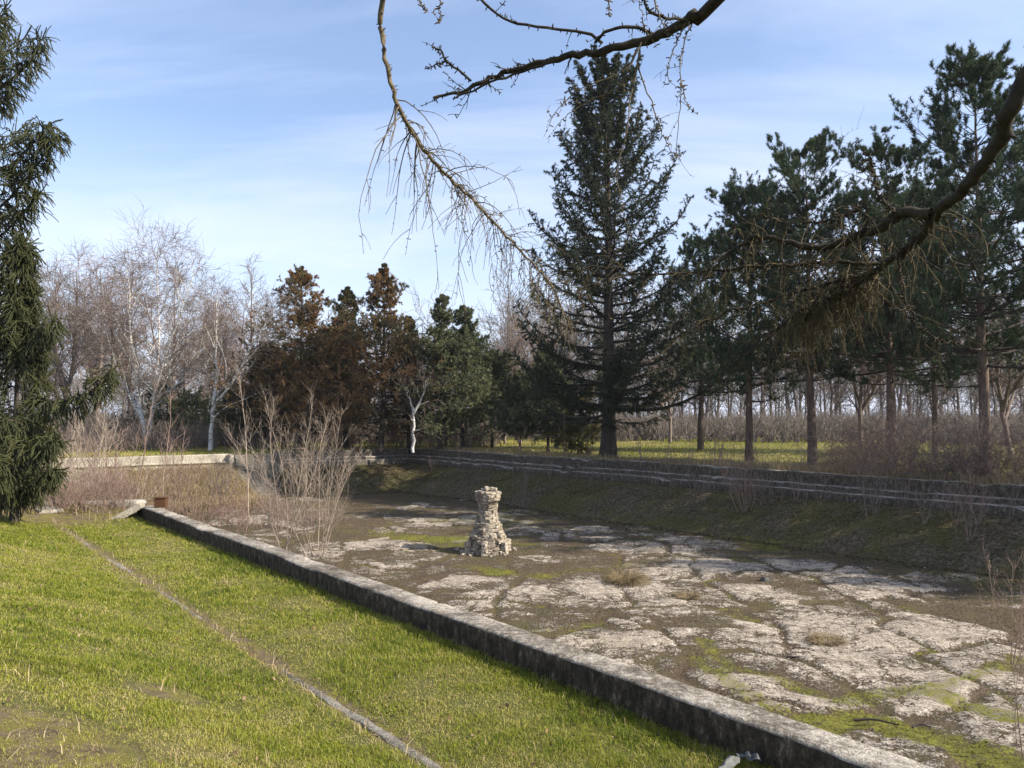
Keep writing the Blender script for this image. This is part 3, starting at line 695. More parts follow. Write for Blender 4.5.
def pine(name, h, loc, rad, h0f, label, nprim=108, cat='pine', lean=(0, 0), bare=14):
    e = empty(name, loc, rng.random()*6); tag(e, label, cat)
    TP = trunkline(h, 16, .02, lean); TR = taper(h, h*.0138, 16, .25)
    trunk_mesh(TP, TR).build('trunk', M['pinebark'], e, smooth=True)
    lenf = lambda t: rad*np.minimum(.72+1.1*t, 1.)*(1.04-t)**.52*(.85+.25*np.sin(t*23)) + .1
    elev = lambda t: -.02+.65*t**1.3
    C, Rr, t = primaries(TP, TR, nprim, h*.97, h*h0f, lenf, elev, 8, .25, .5, .11, .22, 17, 1.)
    bw = MB(); add_tubes(bw, C, Rr, 5)
    S1, R1 = grow(C, Rr, 11, .34, 1., 44, 1., 5, .10, .14, .55, flat=.8, lenf=lambda t: 1.25-.7*t, rmin=.008, rel=.30, lmax=1.1)
    S2, R2 = grow(S1, R1, 4, .35, 1., 42, .38, 4, .25, .15, .6, rmin=.006, rel=.45)
    # dead lower branches
    Cd, Rd, _ = primaries(TP, TR, bare, h*(h0f+.12), h*.12, lambda t: rad*.55+0*t, lambda t: -.05+0*t, 7, -.12, .3, .16)
    Sd, Rsd = grow(Cd, Rd, 7, .3, 1., 50, .7, 4, -.1, .2, .5, rmin=.006)
    for a, b_ in ((S1, R1), (S2, R2), (Cd, Rd), (Sd, Rsd)): add_tubes(bw, a, b_, 3)
    bw.build('branches', M['darkbark'], e)
    cr = MB()
    tipsP = S2[:, -1]; tipsD = norm(S2[:, -1]-S2[:, -2])
    per = 46; i = np.repeat(np.arange(len(tipsP)), per); m = len(i)
    back = rng.random(m)[:, None]*.20
    b0 = tipsP[i]-tipsD[i]*back
    dd = norm(tipsD[i]*.75+.85*norm(rng.normal(size=(m, 3))))
    c = (rng.random(len(tipsP))*.6)[i]+.25*rng.random(m)
    V, T, a = blades(b0, dd, .135*(.7+.5*rng.random(m)), np.full(m, .021), np.clip(c, 0, 1)); cr.add(V, T=T, a=a)
    needles(cr, S1, 26, .14, .02, .35, .9)
    cr.build('crown', M['pine'], e)
    return e

def cypress(name, h, loc, rad, h0f, label, mat, nprim=120, cat='conifer', pw=.8, lean=(0, 0), dens=1., droop=-.0, rag=.3):
    e = empty(name, loc, rng.random()*6); tag(e, label, cat)
    TP = trunkline(h, 12, .03, lean); TR = taper(h, h*.015, 12, .3)
    trunk_mesh(TP, TR, 8).build('trunk', M['darkbark'], e, smooth=True)
    lenf = lambda t: rad*(1.01-t)**(pw*1.12)*(.85+.28*np.sin(t*19+h)+.15*np.sin(t*47)) + .06
    elev = lambda t: .05+.50*t
    C, Rr, t = primaries(TP, TR, nprim, h*.985, h*h0f, lenf, elev, 6, .12, .4, .12, rag, 22, .95)
    bw = MB(); add_tubes(bw, C, Rr, 4)
    S1, R1 = grow(C, Rr, 9, .25, 1., 48, 1., 4, .06+droop, .15, .5, flat=.3, lenf=lambda t: 1.3-.8*t, rmin=.008, rel=.34, lmax=1.1)
    add_tubes(bw, S1, R1, 3); bw.build('branches', M['darkbark'], e)
    cr = MB(); zz = np.repeat(rng.random(len(C)), 9)*.75+.2*rng.random(len(S1))
    S2, R2 = grow(S1, R1, 3, .3, 1., 45, .42, 3, droop*2, .15, .6, rmin=.006, rel=.5)
    needles(cr, S2, int(17*dens), .13, .042, 0., .7, np.repeat(zz, 3), .05)
    needles(cr, S1, int(18*dens), .13, .042, .3, .8, zz, .05)
    cr.build('crown', mat, e)
    return e

# big spruce
spruce('spruce_tree', 360/770*38+2, (bear(608, 38), 38, -.03), 6.0, 'tallest dark spruce with heavy layered branches right of the pool corner')
# pines on the right
P1 = pine('pine_tree', (417-196)/770*35+2, (bear(748, 35), 35, -.03), 4.5, .22, 'dark pine with short leaning trunk nearest the big spruce', lean=(.03, 0))
P2 = pine('pine_tree', (417-150)/770*33+2, (bear(812, 33), 33, -.03), 4.4, .26, 'dark pine with slim grey trunk in the middle of the row')
P4 = pine('pine_tree', (417-72)/770*26+2, (bear(984, 26), 26, -.03), 4.6, .26, 'tall pine at right with a sunlit straight brown trunk')
dup(P2, (bear(890, 30.5), 30.5, -.03), 2.4, (1., 1., .93), 'dark pine with leafy lower trunk just left of the tall sunlit pine')
dup(P1, (bear(1085, 30), 30, -.03), 1.1, (1.05, 1.05, 1.25), 'pine at the right border, only its boughs in view')
dup(P1, (bear(935, 42), 42, -.03), 3.9, (1.0, 1.0, 1.15), 'pine standing farther back between the two tallest right-hand pines')
dup(P2, (bear(700, 47), 47, -.03), .9, (1., 1., .93), 'pine farther back partly hidden between the spruce and the nearest pine')

dup(P4, (21.7, 20.1, -.03), 2.2, 1., 'unseen pine just outside the right border, added to shade the bank')  # unseen pines, added so their shadows darken the far bank
dup(P2, (26.5, 15.2, -.03), 3.2, 1., 'unseen pine well outside the right border, added to shade the bank')

# conifers behind the end wall
def Ht(x, Y, ytop): return (417-ytop)/F*Y+2
cy = [
 (300, 47, 268, 2.9, .18, 'rust', .62, 'ragged rusty conifer with a flat-tufted top, first of the rust-brown group'),
 (346, 50, 288, 2.2, .15, 'rustdark', .7, 'narrow dark olive conifer behind the two tallest rusty ones'),
 (381, 46, 264, 3.4, .12, 'rust', .85, 'tallest rust-brown conifer with pointed top behind the end wall'),
 (330, 45, 330, 2.8, .14, 'rust', .6, 'broad low rusty conifer directly behind the bare shrub'),
 (266, 48, 345, 2.6, .18, 'rustdark', .6, 'dark brown conifer beside the stairs under the bare larches'),
 (409, 49, 318, 2.3, .12, 'rustdark', .8, 'olive conifer just right of the tallest rusty one'),
 (440, 46, 296, 1.9, .12, 'olive', .75, 'slim grey-green conifer with a feathery open top'),
 (462, 48, 309, 2.2, .12, 'olive', .6, 'bushy grey-green conifer with a blunt rounded top'),
 (492, 51, 352, 2.1, .2, 'olive', .6, 'low dark green conifer at the right end of the conifer row'),
 (520, 46, 372, 1.3, .2, 'olive', .8, 'small dark tree just left of the big spruce'),
 (548, 44, 345, 1.7, .14, 'olive', .85, 'dark evergreen half covered by the left boughs of the big spruce'),
]
for x, Y, yt, rad, h0f, mt, pw, lab in cy:
    cypress('conifer_tree', Ht(x, Y, yt), (bear(x, Y), Y, -.03), rad*1.3, h0f, lab, M[mt], 160, pw=pw, dens=1.)
cypress('evergreen_shrub', 3.2, (bear(578, 42), 42, -.03), 1.5, .05, 'yellow-green bush at the foot of the big spruce', M['yellowbush'], 60, 'bush', .35, dens=.8)
for x, Y, yt, lab in ((160, 58, 388, 'dark evergreen bush between the two white birches'), (193, 57, 396, 'low dark evergreen bush just left of the slimmer birch'), (236, 54, 392, 'dark evergreen bush between slimmer birch and rusty conifers')):
    cypress('evergreen_shrub', Ht(x, Y, yt), (bear(x, Y), Y, -.03), 2.6, .06, lab, M['spruce'], 60, 'bush', .4, dens=.8)

# ------------------------------------------------------------------ bare trees
def cat_rom(pts, K):
    pts = np.asarray(pts, float); n = len(pts)
    P = np.concatenate([[2*pts[0]-pts[1]], pts, [2*pts[-1]-pts[-2]]])
    t = np.linspace(0, n-1-1e-6, K); i = t.astype(int); f = (t-i)[:, None]
    a, b, c, d = P[i], P[i+1], P[i+2], P[i+3]
    return .5*((2*b)+(-a+c)*f+(2*a-5*b+4*c-d)*f*f+(-a+3*b-3*c+d)*f**3)
def baretree(name, loc, leaders, label, mats, cat='tree', n1=12, l1=2.4, n2=7, n3=6, up1=.08, droop=-.05, rmin=.008, sc=1., l2=1.1, l3=.6, a1=42):
    """leaders: list of (points, r0)"""
    e = empty(name, loc, 0); tag(e, label, cat)
    b = MB(); Ps = []; Rs = []
    for pts, r0 in leaders:
        P = cat_rom(np.array(pts)*sc, 14)[None]; P[:, 1:] += rng.normal(size=(1, 13, 3))*.03*sc
        Rr = (r0*np.linspace(1, .12, 14))[None]; Rr = np.maximum(Rr, rmin*1.5)
        add_tubes(b, P, Rr, 8); Ps.append(P); Rs.append(Rr)
    tb = b; P = np.concatenate(Ps); Rr = np.concatenate(Rs)
    b = MB()
    A, RA = grow(P, Rr, n1, .22, 1., a1, l1*sc, 7, up1, .12, .5, lenf=lambda t: 1.25-.75*t, rmin=rmin*1.6)
    B, RB = grow(A, RA, n2, .2, 1., 45, l2*sc, 5, up1*.4+droop*.5, .16, .6, rmin=rmin*1.2)
    C, RC = grow(B, RB, n3, .2, 1., 42, l3*sc, 4, droop, .16, .7, rmin=rmin)
    add_tubes(tb, A, RA, 5); tb.build('trunk', mats[0], e, smooth=True)
    add_tubes(b, B, RB, 3); add_tubes(b, C, RC, 3); b.build('twigs', mats[1], e)
    return e
Z3 = lambda *a: [tuple(q) for q in a]
bx_, by_ = bear(147, 50), 50
s = 50/770.
def px(x0, y0, lst, dep=None):    # leader points: (dx px, height px, depth m) scaled to metres
    return [((a-x0)*s, (dep or 0)*0+c, (y0-b)*s) for a, b, c in lst]
baretree('birch_tree', (bx_, by_, -.05), [
    (px(147, 447, [(147,447,0),(146,430,0),(138,405,.2),(132,370,.5),(122,330,.8),(118,290,1.2),(112,262,1.5)]), .19),
    (px(147, 447, [(147,445,0),(150,425,0),(156,400,-.3),(165,368,-.6),(176,340,-.8),(188,305,-1.),(200,268,-1.2)]), .16),
    (px(147, 447, [(147,436,0),(150,400,.5),(152,360,.8),(150,310,1.),(146,270,1.2),(142,244,1.3)]), .12),
    (px(147, 447, [(156,400,-.3),(178,388,-1.),(200,370,-1.5),(216,330,-2)]), .09),
    (px(147, 447, [(138,405,.2),(115,380,.9),(98,345,1.5),(80,300,2)]), .09)],
    'wide white birch with forked pale trunks and a fine bare crown', [M['birch'], M['twig']], 'birch', 17, 3.4, 9, 7, .12, -.12, .011, l2=1.5, l3=.8, a1=50)
bx_, by_ = bear(211, 46), 46; s = 46/770.
baretree('birch_tree', (bx_, by_, -.05), [
    (px(211, 452, [(211,452,0),(212,425,0),(214,400,0),(214,370,.3),(212,335,.5),(210,300,.8)]), .15),
    (px(211, 452, [(213,412,0),(222,398,-.2),(240,375,-.5),(258,345,-.9),(272,325,-1.2),(280,312,-1.4)]), .10)],
    'slimmer white birch with one limb reaching towards the rusty conifers', [M['birch'], M['twig']], 'birch', 14, 2.4, 8, 6, .10, -.08, .010)
bx_, by_ = bear(413, 44.5), 44.5; s = 44.5/770.
baretree('birch_tree', (bx_, by_, -.05), [
    (px(413, 450, [(413,450,0),(414,430,0),(413,408,0),(409,394,0),(404,384,.2)]), .10),
    (px(413, 450, [(413,412,0),(420,400,-.2),(425,388,-.3),(429,380,-.4)]), .08)],
    'small crooked birch with pale trunk in front of the rusty conifers', [M['birch'], M['twig']], 'birch', 6, .8, 4, 3, .10, 0, .010)

# bare larches (straight leader, level branches)
def larch(h, loc, rad, label, n=70):
    e = empty('larch_tree', loc, 0); tag(e, label, 'larch')
    TP = trunkline(h, 12, .03); TR = taper(h, h*.012, 12)
    trunk_mesh(TP, TR, 7).build('trunk', M['twig'], e)
    C, Rr, t = primaries(TP, TR, n, h, h*.25, lambda t: rad*(1.1-t)**.7, lambda t: .1+.6*t, 7, .25, .5, .1)
    S1, R1 = grow(C, Rr, 9, .2, 1., 55, .7, 4, -.08, .15, .6, rmin=.010)
    b = MB(); add_tubes(b, C, np.maximum(Rr, .014), 4); add_tubes(b, S1, R1, 3); b.build('branches', M['twig'], e)
    return e
larch(Ht(252, 52, 262), (bear(250, 52), 52, -.03), 2.9, 'tall bare larch with upswept branches behind the slimmer birch')
larch(Ht(226, 54, 290), (bear(226, 54), 54, -.03), 2.0, 'shorter bare larch left of the tall bare one')
larch(Ht(182, 58, 300), (bear(184, 58), 58, -.03), 2.0, 'bare larch seen between the two white birches')

# generic bare park trees
def generic(h, spread, mats, loc, label, n=3, seedlean=0., n1=12, n2=8, n3=6, cat='bare tree', up1=.1):
    L = [([(0, 0, 0), (.03*h*seedlean, 0, .25*h), (.05*h*seedlean, .02*h, .55*h), (.06*h*seedlean, 0, .92*h)], h*.017)]
    for i in range(n):
        a = rng.random()*6.28; z0 = h*(.18+.14*rng.random())
        L.append(([(.03*h*seedlean*z0/(.25*h), 0, z0), (math.cos(a)*spread*.35, math.sin(a)*spread*.35, z0+.2*h), (math.cos(a)*spread*.7, math.sin(a)*spread*.7, h*.82)], h*.011))
    return baretree('bare_tree', loc, L, label, mats, cat, n1, h*.22, n2, n3, up1, -.03, .013, l2=h*.10, l3=h*.055)
G1 = generic(15, 4.5, [M['twig'], M['redtwig']], (bear(98, 62), 62, 0), 'reddish bare tree behind the wide birch on its left')
G2 = generic(13, 5, [M['twig'], M['twig']], (bear(60, 52), 52, 0), 'gnarled grey bare tree with crooked limbs right of the near spruce', 4, 1.2)
dup(G1, (bear(130, 68), 68, 0), 2.0, 1.08, 'bare reddish-brown tree directly behind the wide birch', cat='bare tree')
dup(G1, (bear(172, 66), 66, 0), 4.0, .98, 'bare brown tree behind the right trunks of the wide birch', cat='bare tree')
dup(G2, (bear(22, 66), 66, 0), 1.0, 1.05, 'bare grey tree seen through the near spruce boughs', cat='bare tree')
dup(G1, (bear(212, 70), 70, 0), 5.2, .85, 'bare tree behind the slimmer birch', cat='bare tree')
dup(G2, (bear(520, 58), 58, 0), 3.0, .82, 'pale bare tree rising left of the big spruce', cat='bare tree')
dup(G2, (bear(556, 50), 50, 0), 5.0, .8, 'bare tree hidden behind the left half of the big spruce', cat='bare tree')
dup(G1, (bear(670, 60), 60, 0), .5, .55, 'small bare tree in the meadow right of the big spruce', cat='bare tree')
dup(G1, (bear(860, 46), 46, 0), 3.5, .62, 'bare tree in the meadow behind the middle pines', cat='bare tree')
dup(G2, (bear(1010, 40), 40, 0), 2.5, .7, 'bare tree behind the tall sunlit pine at right', cat='bare tree')
# slim trunks standing in the wood under the conifers
for i, (x, Y) in enumerate(((288, 56), (322, 58), (368, 57), (398, 60), (432, 56), (476, 60), (505, 57))):
    dup(G1, (bear(x, Y), Y, 0), i*1.3, (.45, .45, .52), 'slim bare tree standing in the shade behind the conifer row', 'slim bare trees behind the conifers', 'bare tree')

# far wood: one mass
def farwood():
    src = []
    for v in range(4):
        h = 9.
        TP = trunkline(h, 7, .12); TR = taper(h, .11, 7)
        A, RA = grow(TP, TR, 16, .15, 1., 42, 2.6, 4, .12, .16, .5, rmin=.03)
        B, RB = grow(A, RA, 7, .2, 1., 45, 1.3, 3, .03, .2, .6, rmin=.022)
        C, RC = grow(B, RB, 3, .2, 1., 45, .8, 3, .0, .2, .6, rmin=.018)
        b = MB(); add_tubes(b, TP, np.maximum(TR, .04), 5); add_tubes(b, A, RA, 3); add_tubes(b, B, RB, 3); add_tubes(b, C, RC, 3)
        src.append((np.concatenate(b.V), np.concatenate(b.Q)))
    out = MB()
    n = 330
    az = np.linspace(-.80, .80, n)+rng.normal(size=n)*.01
    for i in range(n):
        V, Q = src[i % 4]; r = rng.uniform(82, 150); x = r*math.sin(az[i]); y = r*math.cos(az[i])
        th = rng.random()*6.28; s_ = rng.uniform(.6, 1.15)*(1.15+.45*(az[i] > -.02))
        c_, q_ = math.cos(th)*s_, math.sin(th)*s_
        out.add(np.stack([V[:, 0]*c_-V[:, 1]*q_+x, V[:, 0]*q_+V[:, 1]*c_+y, V[:, 2]*s_*rng.uniform(.8, 1.15)-.1], -1), Q, a=rng.random())
    return out.build('distant_wood', M['farwood'])
tag(farwood(), 'grey-brown far-off wood closing the meadow', 'wood', kind='stuff')
# low brown scrub in front of the far wood: one mass of brush
def brush(n, place, h, name, mat, lab, per=7, rmin=.006, cat='brush', spread=.35):
    M_ = n*per
    b0 = np.repeat(place(n), per, 0)+rng.normal(size=(M_, 3))*np.array([.15, .15, 0])
    d = norm(np.stack([rng.normal(size=M_)*spread, rng.normal(size=M_)*spread, np.ones(M_)], -1)); L = h*(.4+.9*rng.random(M_))
    K = 5; C = np.zeros((M_, K, 3)); C[:, 0] = b0
    for k in range(1, K):
        d = norm(d+.13*rng.normal(size=(M_, 3))); C[:, k] = C[:, k-1]+d*(L/(K-1))[:, None]
    Rr = np.broadcast_to(rmin*np.linspace(1.6, .6, K), (M_, K))
    B, RB = grow(C, Rr, 4, .25, 1., 40, h*.35, 3, .05, .2, .7, rmin=rmin*.7)
    b = MB(); add_tubes(b, C, Rr, 3, rng.random(M_)); add_tubes(b, B, RB, 3); return tag(b.build(name, mat), lab, cat, kind='stuff')
def ringpl(r0, r1, a0, a1):
    def f(n):
        r = rng.uniform(r0, r1, n); a = rng.uniform(a0, a1, n); return np.stack([r*np.sin(a), r*np.cos(a), 0*r-.05], -1)
    return f
brush(2200, ringpl(64, 100, -.7, .75), 2.3, 'brushwood', M['farwood'], 'belt of brown scrub along the far edge of the meadow', 7, .022)
brush(500, ringpl(50, 62, -.65, -.02), 1.5, 'brushwood', M['twig'], 'low brown undergrowth among the trees behind the end wall', 6, .012)
def uvpl(u0, u1, p0, p1, zf, mk=None):
    def f(n):
        u = rng.uniform(u0, u1, n); p = rng.uniform(p0, p1, n); x, y = uv(u, p); return np.stack([x, y, zf(u, p)], -1)
    return f
zb = lambda u, p: zbasin(u, p)[0]
brush(190, uvpl(20, 40.5, -3, 5.0, zg), .85, 'brushwood', M['paletwig'], 'pinkish dry brush growing between lawn end and end wall', 6, .006)
brush(230, uvpl(27, 40.0, 5.0, 13.6, zb), .6, 'brushwood', M['redtwig'], 'reddish brush filling the pool corner below the cream wall', 6, .007)
brush(120, uvpl(19.2, 22, .0, 4.6, zg), .55, 'brushwood', M['redtwig'], 'low reddish brush heaped at the end of the lawn', 8, .005)

# thicket behind the wall at right
def thicket(loc, r, h, mat, label, n=60, cat='bramble thicket', name='bramble_thicket', rm=.008, up_=-.12):
    a = rng.random(n)*6.28; rr = r*np.sqrt(rng.random(n))
    b0 = np.stack([rr*np.cos(a), rr*np.sin(a), 0*a], -1); d = norm(np.stack([rng.normal(size=n)*.5, rng.normal(size=n)*.5, np.ones(n)], -1))
    K = 8; C = np.zeros((n, K, 3)); C[:, 0] = b0; L = h*(1.0+1.2*rng.random(n))
    for k in range(1, K):
        d = norm(d+.18*rng.normal(size=(n, 3))+np.array([0, 0, up_])); C[:, k] = C[:, k-1]+d*(L/(K-1))[:, None]
    C[..., 2] = np.maximum(C[..., 2], 0.02)
    Rr = np.broadcast_to(rm*np.linspace(1.5, .7, K), (n, K))
    B, RB = grow(C, Rr, 8, .1, 1., 50, h*.5, 5, -.05, .25, .7, rmin=rm*.7)
    Cc, RC = grow(B, RB, 5, .1, 1., 50, h*.2, 3, 0, .25, .7, rmin=rm*.6)
    b = MB(); add_tubes(b, C, Rr, 4); add_tubes(b, B, RB, 3); add_tubes(b, Cc, RC, 3, rng.random(len(Cc)))
    o = b.build(name, mat, loc=loc); return tag(o, label, cat)
thicket((bear(885, 27), 27, 0), 1.4, 1.5, M['redtwig'], 'dark reddish bramble heap between the two right pine trunks', 80)
thicket((bear(935, 25), 25, 0), 1.3, 1.5, M['twig'], 'dark bramble heap against the left foot of the tall sunlit pine', 80)
thicket((bear(1010, 24), 24, 0), 1.4, 1.3, M['redtwig'], 'tangled bramble to the right of the tall sunlit pine', 80)
thicket((bear(845, 29), 29, 0), .9, .9, M['twig'], 'small bramble clump just behind the wall below the pines', 40)

# ------------------------------------------------------------------ bare shrubs and saplings
def shrub(name, loc, h, n, spread, mat, label, n1=9, n2=3, rm=.006, r0=.02, cat='bare shrub', base=.25, l1=.34, curv=.05):
    a = np.arange(n)*2.4+rng.random(n); sp = spread*np.sqrt((np.arange(n)+.3)/n)
    d = norm(np.stack([np.cos(a)*sp, np.sin(a)*sp, np.ones(n)], -1))
    K = 9; C = np.zeros((n, K, 3)); C[:, 0] = np.stack([np.cos(a)*base*rng.random(n), np.sin(a)*base*rng.random(n), 0*a-.05], -1)
    L = h*(.62+.42*rng.random(n)); L[0] = h*1.03
    for k in range(1, K):
        d = norm(d+.06*rng.normal(size=(n, 3))+np.array([0, 0, curv])); C[:, k] = C[:, k-1]+d*(L/(K-1))[:, None]
    Rr = np.maximum((r0*(.5+.6*rng.random(n)))[:, None]*np.linspace(1, .15, K), rm)
    A, RA = grow(C, Rr, n1, .2, .98, 34, h*l1, 5, .10, .07, .5, lenf=lambda t: 1.3-t, rmin=rm)
    B, RB = grow(A, RA, n2, .2, 1., 34, h*l1*.42, 4, .10, .1, .6, rmin=rm*.8)
    b = MB(); add_tubes(b, C, Rr, 6); add_tubes(b, A, RA, 4); add_tubes(b, B, RB, 3)
    o = b.build(name, mat, loc=loc); return tag(o, label, cat)
fl = lambda x, y: np.array([*floorpt(x, y), FZ])
shrub('bare_shrub', fl(285, 556), 4.8, 7, .42, M['paletwig'], 'tall pale bare shrub standing behind the parapet, left clump', 14, 5, .0045, .017, l1=.20)
shrub('bare_shrub', fl(317, 556), 4.3, 11, .52, M['paletwig'], 'tall pale bare shrub standing behind the parapet, right clump', 14, 5, .0045, .017, l1=.20)
spl = shrub('bare_sapling', fl(250, 520), 6.0, 1, .05, M['paletwig'], 'single tall whip rising left of the pale shrubs', 12, 3, .008, .03, 'sapling', .02, .18)
# reddish shrub at right border
shrub('bare_shrub', fl(1016, 752), 1.95, 4, .22, M['redtwig'], 'thin reddish shoots rising from the pool floor at the right border', 8, 2, .0025, .009, l1=.22)
shrub('bare_shrub', fl(1004, 665), 2.2, 4, .35, M['redtwig'], 'spindly pinkish shrub farther back at the right border', 10, 4, .003, .009, l1=.25)
# shrubs on the right bank
def bankpt(x, p): # point on the bank along a bearing
    t = (x-512)/F; y = p/(NN[0]*t+NN[1]); u_, _ = up(t*y, y); return np.array([t*y, y, float(zbasin(u_, p)[0])])
shrub('bare_shrub', bankpt(742, 23.4), 1.9, 12, .6, M['redtwig'], 'spreading reddish shrub on the bank below the nearest pine', 7, 3, .006, .016)
shrub('bare_shrub', bankpt(702, 23.5), 1.3, 6, .5, M['twig'], 'small grey shrub on the bank left of the reddish one', 6, 3, .006, .014)
shrub('bare_shrub', bankpt(870, 23.9), 2.2, 6, .35, M['twig'], 'grey shrub against the wall below the bramble heaps', 7, 3, .005, .014)
shrub('bare_shrub', bankpt(962, 23.2), 1.8, 6, .5, M['redtwig'], 'reddish shrub on the bank below the tall sunlit pine', 7, 3, .005, .012)
shrub('bare_shrub', fl(523, 508)+np.array([0, 0, .1]), 1.6, 7, .4, M['twig'], 'low twiggy shrub at the bank foot just right of the pedestal', 5, 2, .007, .012)
# left shrubs
for x, Y, h, m, lab in ((66, 27, 2.7, 'paletwig', 'pale bare shrub next to the far parapet stretch'), (92, 30, 3.6, 'paletwig', 'pale bare shrub in front of the cream wall, left one'),
                        (112, 25, 2.8, 'redtwig', 'pinkish bare shrub in front of the tilted concrete fragment'), (176, 33, 3.4, 'redtwig', 'pinkish bare shrub below the middle of the cream wall'),
                        (222, 34, 2.4, 'twig', 'grey bare shrub beside the foot of the stairs')):
    X_ = bear(x, Y); u_, p_ = up(X_, Y); z_ = float(zg(u_, p_)) if p_ < 4.6 else float(zbasin(u_, p_)[0])
    shrub('bare_shrub', (X_, Y, z_), h, 9, .38, M[m], lab, 8, 4, .008, .022, l1=.26)
w1 = shrub('bare_sapling', (0, 0, 0), 3.4, 1, .12, M['redtwig'], 'x', 10, 3, .007, .022, 'sapling', .02, .2)
X_ = bear(136, 21); w1.location = (X_, 21, -.3); w1['label'] = 'dark leaning sapling rising beyond the tip of the lawn parapet'
c_ = w1.copy(); COL.objects.link(c_); X_ = bear(167, 22); c_.location = (X_, 22, -.6); c_.rotation_euler = (0, 0, 2.); c_['label'] = 'straight sapling rising just behind the rusty box'
# shoots along the far wall
s0 = shrub('bare_shoot', (0, 0, 0), 1.9, 2, .10, M['twig'], 'thin bare shoot growing along the dark retaining wall', 5, 2, .0045, .010, 'shoot', .1, .2)
s1 = shrub('bare_shoot', (0, 0, 0), 1.4, 4, .35, M['redtwig'], 'thin bare shoot growing along the dark retaining wall', 5, 2, .0045, .009, 'shoot', .15, .25)
first = {0: s0, 1: s1}; used = set()
for i, (uu) in enumerate(np.concatenate([rng.uniform(8, 22, 30), rng.uniform(14, 38, 26)])):
    w = int(rng.random() < .45); pp = rng.choice([24.0, 24.35, 25.9, 26.3]) + rng.normal()*.1
    x_, y_ = uv(uu, pp); z_ = float(zg(uu, pp)) if pp > 25 else float(zbasin(uu, pp)[0])
    if w not in used: o = first[w]; used.add(w)
    else: o = first[w].copy(); COL.objects.link(o)
    o.location = (float(x_), float(y_), z_); o.rotation_euler = (rng.normal()*.08, rng.normal()*.08, rng.random()*6.28); s_ = rng.uniform(.6, 1.15); o.scale = (s_, s_, s_)
    o['group'] = 'bare shoots along the dark retaining wall'
# shoots on the left brush and field
for i, (x, Y) in enumerate(((590, 33), (640, 32), (655, 33.5), (668, 31.5), (690, 31), (712, 30.5), (565, 35), (732, 30))):
    o = s0.copy(); COL.objects.link(o); u_, p_ = up(bear(x, Y), Y); o.location = (bear(x, Y), Y, 0); o.rotation_euler = (0, 0, i*1.1); o.scale = (1.2, 1.2, rng.uniform(.8, 1.3))
    o['group'] = 'bare shoots standing at the meadow edge'; o['label'] = 'thin upright shoot at the meadow edge near the spruce foot'
# tufts of straw on the floor
def tuft(loc, r, h, n, label, mat='straw'):
    a = rng.random(n)*6.28; rr = r*np.sqrt(rng.random(n))*.6
    X = rr*np.cos(a); Y = rr*np.sin(a); ln = .4+1.0*rng.random(n)
    P = np.stack([X, Y, 0*X], -1); dr = np.stack([np.cos(a)*ln, np.sin(a)*ln, np.ones(n)], -1)+.3*rng.normal(size=(n, 3))
    K = 5; C = np.zeros((n, K, 3)); C[:, 0] = P; d = norm(dr)
    for k in range(1, K):
        C[:, k] = C[:, k-1]+d*(h*(.6+.6*rng.random(n))/(K-1))[:, None]; d = norm(d+np.array([0, 0, -.42])+.06*rng.normal(size=(n, 3)))
    C[..., 2] = np.maximum(C[..., 2], .005)
    b = MB(); add_tubes(b, C, np.broadcast_to(.0045*np.linspace(1, .3, K), (n, K)), 3, rng.random(n)); o = b.build('grass_tuft', M[mat], loc=loc)
    return tag(o, label, 'grass tuft')
tuft(fl(625, 581), .42, .50, 900, 'tan tussock of dead grass right of the pedestal')
tuft(fl(822, 640), .4, .26, 500, 'thin dry tuft growing from the large cracked slab')
tuft(fl(686, 595), .35, .2, 300, 'small dry tuft among the pale slabs beside the tussock')
# sticks and litter
def stick(a, b_, r, label, mat='stick'):
    P0, P1 = fl(*a)+np.array([0, 0, .06]), fl(*b_)+np.array([0, 0, .06]); P = cat_rom([P0, (P0+P1)/2+np.array([.0, .05, .02]), P1], 10)[None]; c = P0.copy()
    b = MB(); add_tubes(b, P-c, (r*np.linspace(1, .5, 10))[None], 6); tag(b.build('fallen_stick', M[mat], loc=c), label, 'stick')
stick((848, 719), (892, 724), .018, 'black fallen stick lying on the bright moss')
stick((905, 726), (924, 726), .014, 'short dark stick just right of the black one')
stick((782, 657), (812, 662), .014, 'thin dark stick lying on the large cracked slab')
b = MB(); box(b, (0, 0, 0), .2, .14, .09, .5, .2, .25, 6); tag(b.build('plastic_scrap', M['plastic'], loc=fl(763, 580)+np.array([0, 0, .06])), 'tiny white scrap lying on the pool floor', 'litter')
def film(loc, sx_, sy_, h, label, rz):
    n = 16; g = np.linspace(-1, 1, n); A, B = np.meshgrid(g, g, indexing='ij')
    Z = h*(.5*fbm(A*1.7+9, B*1.7, 200+int(rz*10), 4)+.5*np.abs(np.sin(A*3+B*2)))*(1-.6*np.abs(B)); V = np.stack([A*sx_/2+.05*B*B, B*sy_/2*(1+.2*np.sin(A*4)), Z], -1)
    i, j = np.meshgrid(np.arange(n-1), np.arange(n-1), indexing='ij'); Q = np.stack([i*n+j, (i+1)*n+j, (i+1)*n+j+1, i*n+j+1], -1).reshape(-1, 4)
    b = MB(); b.add(V, Q); o = b.build('plastic_bag', M['plastic'], loc=loc, smooth=True); o.rotation_euler = (0, 0, rz); tag(o, label, 'litter')
film(spot(722, 764, -.2), .26, .08, .10, 'torn grey plastic bag lying in the grass against the parapet', 1.0)
film(spot(748, 755, -.19), .12, .07, .08, 'small curl of plastic film beside the torn bag', 2.2)

